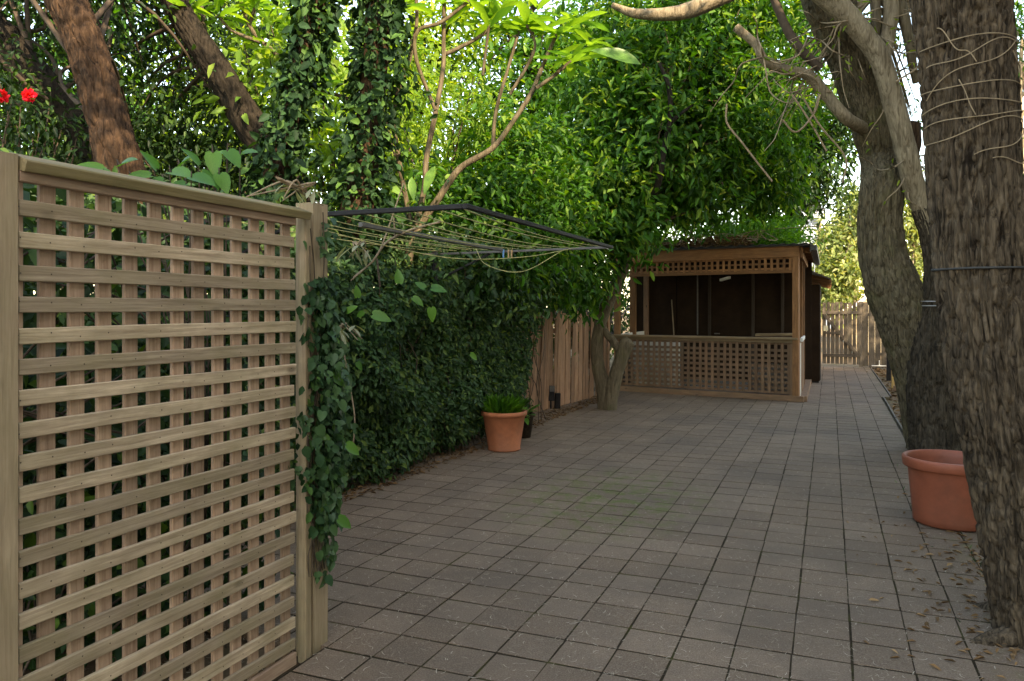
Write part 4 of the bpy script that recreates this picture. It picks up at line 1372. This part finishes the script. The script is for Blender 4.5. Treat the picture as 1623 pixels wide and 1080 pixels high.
# ================================================================== TREES AND SHRUBS ON THE LEFT AND BEHIND
# -- forked tree in front of the shed
zt = 11.95
fk = thing('forked_tree', 'slender forked tree with dense glossy crown in front of the shed', 'tree', tuple(G(965, 648)))
sT = zt / FPX
tube('trunk', [Pr(962, 655, zt, 17 * sT), Pr(961, 640, zt, 14 * sT), Pr(956, 612, zt, 12 * sT), Pr(948, 580, zt, 10.5 * sT), Pr(946, 545, zt, 10 * sT), Pr(954, 505, zt, 10 * sT), Pr(968, 470, zt, 10 * sT), Pr(984, 435, zt, 9.5 * sT), Pr(996, 400, zt, 9 * sT), Pr(1003, 370, zt, 8 * sT), Pr(1015, 300, zt + .1, 7 * sT), Pr(1040, 220, zt + .2, 6 * sT), Pr(1062, 150, zt + .2, 5 * sT), Pr(1065, 80, zt, 3 * sT)],
     'bark_smooth', fk, 28, 140, bark_amp=.004, seed=3, lumps=.08)
tube('stub', [Pr(966, 650, zt - .1, 13 * sT), Pr(969, 630, zt - .12, 11 * sT), Pr(975, 600, zt - .12, 10.5 * sT), Pr(984, 570, zt - .12, 11 * sT), Pr(992, 548, zt - .14, 12 * sT), Pr(999, 541, zt - .16, 10 * sT)], 'bark_smooth', fk, 24, 60, bark_amp=.004, seed=6, lumps=.1)
tube('limb', [Pr(985, 560, zt - .12, 7 * sT), Pr(975, 545, zt - .1, 6.5 * sT), Pr(962, 530, zt - .05, 6 * sT), Pr(952, 515, zt, 6 * sT)], 'bark_smooth', fk, 14, 30, lumps=.1)
tube('limb', [Pr(952, 515, zt, 6 * sT), Pr(942, 490, zt - .05, 5 * sT), Pr(935, 460, zt - .05, 4.5 * sT), Pr(930, 420, zt, 3 * sT)], 'bark_smooth', fk, 14, 30, lumps=.1)
tube('limb', [Pr(982, 436, zt, 6 * sT), Pr(975, 425, zt, 5 * sT), Pr(970, 405, zt, 5 * sT), Pr(966, 380, zt, 4 * sT), Pr(950, 320, zt, 3 * sT)], 'bark_smooth', fk, 14, 30, lumps=.1)
tube('limb', [Pr(1015, 300, zt, 6 * sT), Pr(1085, 270, zt, 6 * sT), Pr(1105, 240, zt, 5 * sT), Pr(1120, 180, zt, 4 * sT)], 'bark_smooth', fk, 14, 30, lumps=.1)
tube('limb', [Pr(1050, 190, zt, 5 * sT), Pr(1060, 120, zt, 4.5 * sT), Pr(1035, 95, zt, 3 * sT)], 'bark_smooth', fk, 14, 30, lumps=.1)
bl_c = [B(900, 330, 11.6, .75, .8, .75, 70), B(960, 300, 11.5, .8, .9, .7, 80), B(900, 430, 11.4, .55, .5, .55, 50), B(985, 360, 11.6, .55, .6, .45, 40), B(850, 400, 11.0, .5, .6, .5, 36),
        B(1000, 210, 11.8, 1.0, 1.1, .8, 95), B(1090, 230, 12.0, .9, 1.0, .9, 90), B(1150, 190, 12.2, .9, 1.0, .9, 80), B(1060, 110, 12.2, 1.1, 1.2, .9, 90), B(1170, 90, 12.4, 1.1, 1.1, .8, 80),
        B(960, 120, 12.4, 1.0, 1.1, .9, 70), B(1220, 190, 12.8, .8, .9, .9, 60), B(1100, 310, 12.4, .7, .7, .4, 45), B(1200, 290, 13.2, .8, .7, .5, 50), B(1080, 10, 12.6, 1.6, 1.4, .8, 90), B(1180, 10, 13.0, 1.4, 1.4, .7, 60), B(870, 250, 12.2, .8, .9, .8, 55)]
p, d, nn, L, cen = crown_leaves(bl_c, .165, 28, .16, up=.55)
leaves_obj('crown', p, d, nn, L, 'leaf_mid', fk, (-2.5, 11.8, 3), aspect=.34)
p, d, nn, L, cy_ = crown_leaves([(c_, tuple(1.08 * np.array(r_)), max(4, n_ // 5)) for c_, r_, n_ in bl_c], .12, 14, .10, shell=.2, up=.5, droop_dir=-.1)
leaves_obj('young_leaves', p, d, nn, L, 'leaf_bright', fk, (-2.5, 11.8, 3), aspect=.3)
tube('limb', [Pr(1008, 350, 11.6, .055), Pr(1040, 300, 11.0, .05), Pr(1050, 250, 10.9, .045), Pr(1062, 190, 10.9, .04), Pr(1060, 140, 10.9, .035), Pr(1045, 100, 10.9, .02)], 'bark_dark', fk, 14, 40, lumps=.12)
tube('limb', [Pr(1062, 195, 10.9, .035), Pr(1080, 180, 10.9, .025), Pr(1100, 165, 10.9, .015)], 'bark_dark', fk, 12, 20, lumps=.12)
tp_ = [P(1003, 370, zt), P(1015, 300, zt), P(1040, 220, zt), P(1062, 150, zt)]
obj('branch', tubes_mesh([[(*(q := random.choice(tp_)), .035), tuple((np.array(q) + c) / 2 + rng.normal(size=3) * .15) + (.022,), tuple(c) + (.006,)] for c in cen[rng.choice(len(cen), 60)]], 5, 9), 'bark_smooth', fk)

# -- brown leaning trunk behind the trellis
def ut(*rows):
    return [Pr(*r) for r in rows]


tree('leaning_tree', 'leaning warm brown trunk rising behind the trellis screen',
     ut((222, 560, 6.0, .22), (205, 330, 6.0, .18), (190, 262, 6.0, .16), (165, 170, 6.05, .145), (138, 80, 6.1, .14), (105, 0, 6.15, .145), (70, -80, 6.2, .13), (30, -200, 6.3, .11)), 'bark_brown',
     [B(60, -130, 6.6, 1.2, 1.2, .8, 50), B(190, -110, 7.2, 1.2, 1.2, .7, 60), B(250, 150, 7.9, .5, .5, .55, 30), B(330, 60, 8.4, .6, .6, .5, 22), B(300, 215, 8.0, .7, .5, .35, 30), B(230, 60, 8.0, .5, .5, .5, 14)],
     'leaf_dark', .085, limbs=16, sides=140, tn=300, bark_amp=.026, limb_r=.03, limb_m='dark_twig')
tree('dark_leaning_tree', 'dark leaning trunk crossing behind the brown trunk',
     ut((260, 460, 7.0, .22), (190, 290, 7.0, .18), (130, 210, 7.0, .165), (60, 130, 7.0, .16), (0, 60, 7.0, .15), (-60, -20, 7.0, .13), (-120, -140, 7.0, .09)), 'bark_dark',
     [B(30, 40, 7.6, .7, .8, .6, 44), B(90, 10, 7.9, .8, .8, .5, 40), B(10, 150, 7.7, .5, .6, .4, 20), B(-60, -80, 7.5, 1.2, 1.2, .9, 40)],
     'leaf_dark', .08, limbs=16, sides=70, tn=180, bark_amp=.014, limb_r=.03, limb_m='dark_twig')
tree('dark_leaning_tree', 'dark leaning trunk just left of the ivy covered trees',
     ut((470, 330, 7.5, .17), (430, 250, 7.45, .155), (392, 190, 7.4, .145), (350, 120, 7.35, .13), (310, 60, 7.3, .12), (280, 10, 7.3, .115), (250, -60, 7.3, .09), (210, -160, 7.3, .06)), 'bark_dark',
     [B(290, 120, 8.6, .5, .6, .5, 22), B(370, 150, 8.4, .4, .5, .5, 16), B(330, 30, 8.8, .6, .6, .4, 20), B(240, -120, 8.0, 1.3, 1.3, .8, 50), B(220, 210, 8.4, .6, .6, .4, 24)],
     'leaf_dark', .085, limbs=22, sides=90, tn=240, bark_amp=.018, limb_r=.025, limb_m='dark_twig')

# -- two trunks wrapped in ivy
def ivy_tree(label, pts, width, nleaf, lab2=None):
    t = thing('ivy_clad_tree', label, 'tree', (pts[0][0], pts[0][1], 0), 'ivy clad trees by the fence')
    tube('trunk', pts, 'bark_brown', t, 50, 120, bark_amp=.012, seed=8)
    c = spline(pts, 300)
    k = rng.integers(0, 300, nleaf)
    th = rng.uniform(0, 6.28, nleaf)
    lum = vnoise(np.stack([np.cos(th) * 1.5, np.sin(th) * 1.5, c[k, 2] * 2.6], -1), 17) * .6 + vnoise(np.stack([np.cos(th) * 3.5, np.sin(th) * 3.5, c[k, 2] * 7], -1), 27) * .4
    R = c[k, 3] + (width * np.clip(4.6 * lum - 1.7, .05, 1.8)) * rng.random(nleaf) ** .6
    e = np.stack([np.cos(th), np.sin(th), np.zeros(nleaf)], -1)
    pos = c[k, :3] + e * R[:, None]
    keep_ = lum > .30
    pos, e = pos[keep_], e[keep_]
    for _ in range(22):
        j = rng.integers(0, len(pos))
        m_ = int(rng.integers(8, 26))
        run = np.cumsum(rng.normal(size=(m_, 3)) * .022 + e[j] * .012 - [0, 0, .016], 0)
        pos = np.vstack([pos, pos[j] + run])
        e = np.vstack([e, np.repeat(e[j:j + 1], m_, 0)])
    n_ = len(pos)
    leaves_obj('ivy', pos, e * .4 + rng.normal(size=(n_, 3)) * .6 - [0, 0, .6], e * .7 + rng.normal(size=(n_, 3)) * .55 + [0, 0, .5], .035 + .10 * rng.random(n_) ** 1.5, 'leaf_ivy', t, (pts[0][0], pts[0][1], 2), aspect=.6)['kind'] = 'stuff'
    return t


ivy_tree('ivy clad trunk leaning right, nearer the trellis', ut((425, 620, 7.0, .16), (428, 420, 7.0, .14), (436, 300, 7.0, .13), (456, 200, 7.0, .10), (474, 120, 7.0, .09), (490, 50, 7.0, .09), (506, -20, 7.0, .09), (525, -120, 7.0, .08)), .115, 3600)
ivy_tree('upright ivy clad trunk between the trellis and the clothesline', ut((562, 620, 7.3, .2), (560, 420, 7.3, .17), (566, 330, 7.3, .15), (580, 240, 7.3, .13), (590, 150, 7.3, .12), (597, 60, 7.3, .12), (604, -30, 7.3, .12), (612, -120, 7.3, .10)), .155, 4600)

# -- shrub with red flowers
fs = thing('flowering_shrub', 'dark leaved shrub with two red blooms at the far left', 'shrub', tuple(P(40, 500, 6.6).xy) + (0,))
b0 = P(40, 500, 6.6)
p, d, nn, L, cen = crown_leaves([B(30, 200, 6.6, .55, .6, .4, 50), B(80, 240, 6.6, .5, .5, .3, 30), B(0, 120, 6.8, .4, .4, .3, 20)], .075, 22, .14)
leaves_obj('foliage', p, d, nn, L, 'leaf_dark', fs, (b0.x, b0.y, 2))['kind'] = 'stuff'
obj('stem', tubes_mesh([[(b0.x, b0.y, 0, .025), (b0.x + rng.normal() * .2, b0.y + rng.normal() * .2, 1.3, .018), (*c, .005)] for c in cen[rng.choice(len(cen), 20)]], 5, 10), 'dark_twig', fs)
for u, v in ((4, 152), (47, 152)):
    c = P(u, v, 6.1)
    n_ = 46
    e = unit(rng.normal(size=(n_, 3)) + [.3, -.5, .1])
    leaves_obj('flower', np.array(c) + e * .012, e, unit(rng.normal(size=(n_, 3))), .035 + .02 * rng.random(n_), 'flower', fs, tuple(c), aspect=.9)

# -- frangipani
fg = thing('frangipani_tree', 'frangipani with bare curved branches and long bright leaves above the clothesline', 'tree', tuple(P(655, 500, 7.6).xy) + (0,))
zf = 7.6
sf = zf / FPX
branches = [[(640, 650, 14), (640, 480, 12), (655, 380, 9), (692, 320, 7.5), (722, 275, 7), (742, 258, 6.5), (782, 234, 6), (815, 190, 5.5), (843, 146, 5), (862, 100, 4.5), (882, 55, 4)],
            [(782, 234, 5), (783, 200, 4), (790, 160, 4), (808, 100, 3.5), (822, 50, 3.5)], [(850, 140, 4), (878, 120, 4), (905, 97, 3.5)],
            [(655, 380, 7), (672, 300, 6), (676, 250, 6), (690, 180, 5.5), (702, 110, 5), (703, 60, 4.5), (704, 5, 4)], [(702, 88, 4.5), (730, 75, 4.5), (765, 55, 4), (790, 30, 3.5)],
            [(690, 175, 4), (660, 95, 4.5), (662, 50, 4), (700, 35, 4), (745, 0, 4)], [(808, 150, 3.5), (838, 100, 3.5), (848, 70, 3), (835, 40, 3)],
            [(655, 380, 6), (625, 190, 5), (650, 90, 5), (660, 40, 4), (660, -10, 4)], [(765, 120, 3), (770, 80, 3), (775, 40, 3)],
            [(500, 140, 4), (420, 70, 5), (395, 40, 4), (380, 0, 4)], [(625, 190, 4), (560, 160, 4), (500, 140, 4)], [(420, 70, 4), (370, 50, 3.5), (345, 25, 3)], [(395, 40, 4), (405, 10, 3.5)]]
tips = []
for k, br_ in enumerate(branches):
    tube('branch' if k else 'trunk', [Pr(u, v, zf + .1 * math.sin(k * 2.1), hw * sf * .75) for u, v, hw in br_], 'bark_smooth', fg, 12, 40, lumps=.06)
    tips.append(P(br_[-1][0], br_[-1][1], zf + .1 * math.sin(k * 2.1)))
tips += [P(u, v, zf + random.uniform(-.3, .3)) for u, v in ((745, 5), (850, 20), (915, 30), (935, 70), (905, 95), (720, -10), (780, -5), (300, 15), (268, 15), (640, 10))]
fl_m = [single_leaf('lance', 1.0, .30, 'frangi_single'), single_leaf('lance', 1.0, .36, 'frangi_single')]
for tpn in tips:
    for j in range(9):
        a_ = j * 2.4 + random.uniform(-.3, .3)
        el = random.uniform(-.35, .7)
        leaf_solo('leaf', fg, random.choice(fl_m), tpn + Vector((0, 0, random.uniform(-.05, .05))), (math.cos(a_), math.sin(a_), el), (math.cos(a_) * -.4, math.sin(a_) * -.4, 1), random.uniform(.22, .40))
for u, v, dx, dz, L in ((672, 310, .25, .8, .30), (656, 320, -.1, .9, .24), (640, 312, -.6, .5, .24), (935, 80, .9, -.15, .5), (640, 330, -.3, -.7, .2)):
    leaf_solo('leaf', fg, fl_m[1], P(u, v, 7.2), (dx * CA, dx * SA, dz), (.2, -.8, .5), L)

# -- mid screen of shrubs behind the fence (fills between trunks)
def shrub(label, u, z, blobs, lm, ll, per=26, cl=.2, group='shrubs behind the left fence', aspect=.42, name='leafy_shrub', up=.6):
    b = P(u, 500, z)
    b.x = min(b.x, -4.75)
    t = thing(name, label, 'shrub', (b.x, b.y, 0), group)
    p, d, nn, L, cen = crown_leaves(blobs, ll, per, cl, up=up)
    leaves_obj('foliage', p, d, nn, L, lm, t, (b.x, b.y, 2), aspect=aspect)['kind'] = 'stuff'
    obj('stem', tubes_mesh([[(b.x, b.y, 0, .035), tuple((np.array([b.x, b.y, 1]) + c) / 2 + rng.normal(size=3) * .1) + (.022,), (*c, .005)] for c in cen[rng.choice(len(cen), 26)]], 5, 10), 'dark_twig', t)
    return t


shrub('dark shrub filling the gap below the leaning trunks', 300, 8.2, [B(250, 290, 8.2, 1.1, .7, .4, 70), B(380, 280, 8.2, .7, .6, .5, 50), B(130, 280, 8.2, .9, .6, .35, 44), B(330, 250, 8.6, .6, .6, .5, 30)], 'leaf_dark', .09)
shrub('lime green shrub showing between the two ivy clad trunks', 510, 9.5, [B(505, 260, 9.5, .35, .4, .9, 36), B(515, 120, 9.8, .35, .4, .8, 26), B(415, 120, 7.7, .25, .3, .45, 22), B(430, 40, 9.6, .5, .5, .5, 26)], 'leaf_lime', .15, per=18)
shrub('feathery pale green shrub behind the frangipani branches', 760, 10.0, [B(755, 180, 10, .35, .4, .55, 40), B(740, 250, 10, .35, .4, .5, 30), B(680, 230, 10, .5, .5, .8, 44), B(640, 150, 10.2, .5, .5, .8, 36)], 'leaf_lime', .10, aspect=.2)
shrub('tall mid green shrub above the clothesline end', 800, 9.6, [B(790, 310, 9.4, .55, .6, .5, 60), B(850, 290, 9.8, .55, .6, .6, 50), B(720, 320, 9.2, .55, .5, .4, 44), B(810, 220, 10, .5, .5, .6, 40), B(640, 330, 8.6, .45, .5, .5, 40), B(860, 360, 9.6, .5, .5, .4, 40), B(780, 400, 9.0, .5, .45, .4, 40), B(870, 420, 10.6, .35, .4, .3, 20)], 'leaf_mid', .13, aspect=.36)
shrub('dark hanging foliage at the top of the hedge above the palings', 870, 10.7, [B(800, 440, 9.4, .5, .45, .5, 46), B(850, 435, 10.6, .4, .3, .25, 30), B(920, 450, 11.9, .3, .25, .25, 20), B(740, 420, 8.6, .5, .4, .4, 40), B(640, 400, 7.6, .45, .35, .5, 46)], 'leaf_hedge', .09)

shrub('dark hedge behind the open left side of the shed', 960, 17, [((-5.6, 14.5, 1.6), (.7, 1.2, 1.5), 90), ((-5.8, 17.5, 1.8), (.8, 1.6, 1.6), 90), ((-5.8, 20.5, 1.8), (.8, 1.6, 1.7), 70), ((-6.4, 24, 1.9), (1.3, 1.2, 1.9), 110), ((-8.5, 27, 2.2), (1.6, 1.2, 2.2), 90)], 'leaf_dark', .13, cl=.26)
shrub('dark shrub beyond the fence behind the leaning trunks', 60, 9, [((-7.0, 3.0, 1.6), (.9, 1.6, 1.5), 70), ((-7.0, 6.0, 1.7), (.9, 1.6, 1.5), 80), ((-6.8, 9.0, 1.8), (.9, 1.6, 1.5), 80), ((-6.4, 11.8, 1.8), (.8, 1.4, 1.5), 80)], 'leaf_dark', .14, cl=.28)
# -- taller trees further back: sunlit, light shows through them
for (u, z, lab, blobs, lm, ll) in (
    (120, 15, 'yellow green background tree at the far left behind the leaning trunks', [B(40, 60, 14, 2.2, 1.5, 1.6, 60), B(170, 190, 14, 1.8, 1.2, 1.1, 50), B(60, 230, 14, 1.6, 1.2, .8, 46), B(220, 20, 14.5, 1.8, 1.5, 1.2, 30)], 'leaf_mid', .22),
    (380, 16, 'pale leafy background tree seen between brown trunk and ivy', [B(300, 190, 15, 1.5, 1.4, 1.2, 44), B(390, 60, 15, 1.8, 1.5, 1.4, 50), B(420, 230, 15, 1.4, 1.2, 1.0, 44), B(260, 270, 15, 1.8, 1.2, .8, 50)], 'leaf_bright', .22),
    (640, 17, 'sunny background tree behind the frangipani', [B(600, 100, 16, 1.6, 1.4, 1.6, 60), B(700, 60, 16.5, 1.8, 1.5, 1.4, 60), B(690, 230, 16, 1.7, 1.4, 1.4, 70), B(560, 250, 16, 1.4, 1.2, 1.2, 44)], 'leaf_bright', .22),
    (830, 17, 'tall bright tree behind the frangipani leaves and shed tree', [B(800, 90, 17, 1.8, 1.5, 1.5, 56), B(880, 150, 16.5, 1.6, 1.4, 1.5, 70), B(820, 250, 16, 1.7, 1.4, 1.2, 70), B(930, 40, 17, 1.6, 1.6, 1.2, 50)], 'leaf_mid', .22),
    (1010, 18.5, 'dense green tree behind the shed roof', [B(960, 250, 17.5, 1.6, 1.5, 1.6, 80), B(1060, 200, 18, 1.8, 1.5, 1.8, 90), B(1050, 60, 18.5, 2.2, 1.8, 1.4, 70), B(1150, 270, 18, 1.6, 1.4, 1.0, 60), B(1010, 330, 17, 1.4, 1.2, .8, 60)], 'leaf_mid', .22),
    (1210, 19.5, 'airy green tree behind the right end of the shed', [B(1200, 120, 19, 1.9, 1.6, 1.6, 76), B(1260, 210, 19.5, 1.3, 1.4, 1.4, 60), B(1240, 40, 19.5, 2.0, 1.6, 1.0, 56), B(1190, 240, 18.5, 1.6, 1.4, 1.0, 60)], 'leaf_mid', .22)):
    b = P(u, 500, z)
    tree('background_tree', lab, [(b.x, b.y, 0, .22), (b.x + .1, b.y, 2, .18), (b.x - .1, b.y, 4, .15), (b.x + .2, b.y, 6, .10), (b.x + .2, b.y, 8.5, .04)], 'bark_dark', blobs, lm, ll, 'background trees', per=24, cl=.32, limbs=26, limb_r=.06)

# purple-brown hanging sprays right of the shed tree
tree('drooping_tree', 'drooping dark leaved tree overhanging the right end of the shed roof', [(-.9, 20.4, 0, .2), (-1.0, 20.4, 2.5, .17), (-.8, 20.2, 4.5, .13), (-.4, 19.8, 6.2, .06)], 'bark_dark',
     [B(1290, 250, 17.5, .9, .8, .7, 44), B(1330, 210, 17.5, .7, .7, .7, 28), B(1250, 300, 17.5, .9, .8, .5, 44), B(1310, 310, 18, .7, .7, .4, 24), B(1280, 180, 17.5, .8, .8, .6, 34)], 'leaf_dark', .16, None, per=22, cl=.24, limbs=30, limb_r=.04)

# -- roof-top growth on the shed
rf = thing('roof_creeper', 'bright green fern-like creeper growing on the shed roof', 'creeper', (-1.4, 14.6, 2.66))
p, d, nn, L, cen = crown_leaves([B(1225, 382, 14.4, .45, .5, .16, 44), B(1180, 372, 14.9, .6, .6, .16, 40), B(1250, 372, 15.2, .28, .5, .2, 26), B(1130, 366, 15.3, .6, .6, .14, 30), B(1205, 360, 15.5, .55, .6, .2, 36)], .11, 30, .13, up=.6)
k_ = p[:, 2] > 2.68
leaves_obj('foliage', p[k_], d[k_] + [0, 0, .4], nn[k_], L[k_], 'leaf_fern', rf, (-1.4, 14.6, 2.6), aspect=.36)['kind'] = 'stuff'
stt = []
for k in range(70):
    s = random.uniform(.2, SL - .5); y = random.uniform(.0, 1.6)
    q = Fp(s, 0) + Vector((0, y, 2.74 + .02 * y))
    stt.append([(q.x, q.y, q.z, .008), (q.x + random.gauss(0, .2), q.y + random.gauss(0, .2), q.z + random.uniform(.03, .2), .007), (q.x + random.gauss(0, .35), q.y + random.gauss(0, .3), q.z + random.uniform(.0, .22), .004)])
obj('stem', tubes_mesh(stt, 5, 10), 'twig', rf)
n = 2600
s_ = rng.uniform(-.1, SL - .9, n); y_ = rng.uniform(.0, 1.8, n)
pp = np.array(FL) + s_[:, None] * np.array(fd) + np.stack([0 * y_, y_ + .05, 2.68 + .16 * rng.random(n) ** 1.5 + .05 * y_], -1)
tag(leaves_obj('roof_litter', pp, rng.normal(size=(n, 3)) * [1, 1, .3], rng.normal(size=(n, 3)) * .4 + [0, 0, 1], .06 + .07 * rng.random(n), 'brown_litter', None, (-2, 14.5, 2.6), aspect=.3), 'dry brown leaf litter piled on the shed roof', 'leaf litter', None, 'stuff')

# -- beyond the gate
for k, (u, z, lab, blobs, lm) in enumerate((
    (1350, 34, 'sunny yellow green conifer beyond the gate', [B(1330, 440, 33, 1.1, 1.1, 1.0, 90), B(1345, 380, 34, 1.2, 1.2, 1.2, 90), B(1380, 330, 34, 1.2, 1.2, 1.0, 60), B(1310, 470, 33, .8, .8, .6, 40)], 'leaf_far'),
    (1450, 38, 'pale olive tree beyond the gate between the twin trunks', [B(1450, 400, 38, 1.4, 1.3, 1.6, 80), B(1420, 330, 38, 1.4, 1.3, 1.3, 60), B(1470, 330, 38, 1.0, 1.0, 1.0, 40), B(1440, 460, 36, 1.0, 1.0, .7, 40)], 'leaf_pale'),
    (1300, 46, 'grey green tree beside the far white building', [B(1335, 430, 46, 1.0, 1.3, 1.5, 50), B(1365, 350, 46, 1.4, 1.5, 1.0, 50)], 'leaf_pale'),
    (1620, 30, 'tree glimpsed beyond the right trunk at the picture edge', [B(1650, 330, 30, 2.0, 1.5, 1.2, 50), B(1660, 60, 30, 1.8, 1.5, 1.6, 50), B(1640, 420, 30, 1.6, 1.5, 1.0, 50)], 'leaf_mid'))):
    b = P(u, 500, z)
    hgt = max(bb_[0][2] for bb_ in blobs)
    tree('far_tree', lab, [(b.x, b.y, 0, .25), (b.x + .1, b.y, hgt * .4, .2), (b.x - .1, b.y, hgt * .75, .13), (b.x, b.y, hgt, .05)], 'bark_pale', blobs, lm, .26, 'trees beyond the gate', per=28, cl=.36, limbs=24, limb_r=.07)

tree('added_shade_tree', 'added leafy tree, unseen on the right, that shades the gate', [(6.2, 17.6, 0, .25), (6.2, 17.5, 2, .2), (6.1, 17.6, 4, .16), (6.2, 17.6, 6.5, .08)], 'bark_smooth',  # added out of view to keep sun off the gate and dirt strip
     [((6.2, 17.6, 5.2), (2.1, 2.8, 2.4), 170), ((6.3, 17.6, 3.2), (1.6, 2.4, 1.2), 60)], 'leaf_mid', .16, None, per=26, cl=.28, limbs=24)
# far white building
wc = P(1286, 360, 62)
wbld = thing('apartment_building', 'far white apartment building with dark windows above the shed roof', 'building', (wc.x, wc.y, 0))
box('wall', wc.x - 1.6, wc.x + 1.4, wc.y, wc.y + 8, 0, 8.1, 'white_render', wbld)
box('upper_storey', wc.x - 1.2, wc.x + .9, wc.y + .4, wc.y + 7, 8.1, 9.6, 'white_render', wbld)
rfm = mesh('roof', [(wc.x - 1.35, wc.y + .2, 9.6), (wc.x + 1.05, wc.y + .2, 9.6), (wc.x + 1.05, wc.y + 7.2, 9.6), (wc.x - 1.35, wc.y + 7.2, 9.6), (wc.x - .15, wc.y + .2, 10.3), (wc.x - .15, wc.y + 7.2, 10.3)], [(0, 1, 4), (2, 3, 5), (1, 2, 5, 4), (3, 0, 4, 5), (0, 3, 2, 1)])
obj('roof', rfm, 'roof_grey', wbld)
for x_, z_, w_, h_ in ((-1.0, 7.0, .9, .8), (.35, 7.15, .35, .35), (.95, 7.15, .3, .35), (-.6, 8.6, .5, .6), (.3, 8.6, .5, .6), (-1.0, 5.2, 1.0, .9), (.6, 5.2, .7, .8)):
    w__ = box('window', wc.x + x_ - w_ / 2 - .06, wc.x + x_ + w_ / 2 + .06, wc.y - .05, wc.y + (.5 if z_ > 8 else .05), z_ - h_ / 2 - .06, z_ + h_ / 2 + .06, 'white_render', wbld)
    box('pane', wc.x + x_ - w_ / 2, wc.x + x_ + w_ / 2, wc.y - .07, wc.y - .052, z_ - h_ / 2, z_ + h_ / 2, 'window_glass', w__)
box('ledge', wc.x - 1.7, wc.x + 1.5, wc.y - .6, wc.y - .002, 6.2, 6.35, 'grey_render', wbld)
box('lower_storey', wc.x - 1.7, wc.x + 1.5, wc.y - .55, wc.y - .004, 0, 6.19, 'grey_render', wbld)

# cubby house roof behind the gate
cc = P(1395, 475, 27)
cub = thing('cubby_house', 'beige boarded cubby house with red roof peeping over the end fence', 'cubby house', (cc.x + .4, cc.y, 0))
gm = mesh('gable_wall', [(cc.x - .75, cc.y, 0), (cc.x + 1.5, cc.y, 0), (cc.x + 1.5, cc.y, 1.75), (cc.x + .5, cc.y, 2.55), (cc.x + .1, cc.y, 2.55), (cc.x - .75, cc.y, 1.75)], [(0, 1, 2, 3, 4, 5)])
obj('gable_wall', gm, 'beige_board', cub)
for a_, b_ in (((cc.x - .9, 1.62), (cc.x + .3, 2.62)), ((cc.x + .3, 2.62), (cc.x + 1.65, 1.62))):
    o = board('roof_slope', (a_[0], cc.y + 1.0, a_[1]), (b_[0], cc.y + 1.0, b_[1]), 2.2, .05, 'red_roof', cub, (0, 0, 1), 1)
    board('barge_board', (a_[0], cc.y - .12, a_[1] - .03), (b_[0], cc.y - .12, b_[1] - .03), .10, .03, 'white_paint', cub, (0, -1, 0), 1)
for k in range(4):
    board('vent_slat', (cc.x + .12, cc.y - .02, 1.9 + k * .1), (cc.x + .45, cc.y - .02, 1.9 + k * .1), .06, .02, 'red_roof', cub, (0, -1, .3), 1)

# ================================================================== ADDED HOUSE-SHAPED SUN BLOCKER, unseen on the right, sized to shade the yard
nb = thing('sun_blocker_house', 'added house-shaped sun blocker, unseen beyond the right side of the yard', 'house', (9, -2, 0))
hx0, hx1, hy0, hy1, hh = 4.6, 12, -13, 12.6, 8.7
box('wall', hx0, hx1, hy0, hy1, -.05, hh, 'render_wall', nb)
xm = (hx0 + hx1) / 2
rm = mesh('roof', [(hx0 - .5, hy0 - .5, hh), (hx1 + .5, hy0 - .5, hh), (hx1 + .5, hy1 + .5, hh), (hx0 - .5, hy1 + .5, hh), (xm, hy0 + 3, hh + 2.4), (xm, hy1 - 3, hh + 2.4)], [(0, 1, 4), (1, 2, 5, 4), (2, 3, 5), (3, 0, 4, 5), (3, 2, 1, 0)])
obj('roof', rm, 'red_roof', nb)
for y_ in (-10, -6, -2, 2, 6, 10):
    for z_ in (1.0, 4.0, 6.6):
        w__ = box('window', hx0 - .05, hx0 + .02, y_ - .65, y_ + .65, z_ - .05, z_ + 1.35, 'white_paint', nb)
        for s_ in (-1, 1):
            box('pane', hx0 - .07, hx0 - .052, y_ + s_ * .31 - .27, y_ + s_ * .31 + .27, z_ + .05, z_ + 1.25, 'window_glass', w__)
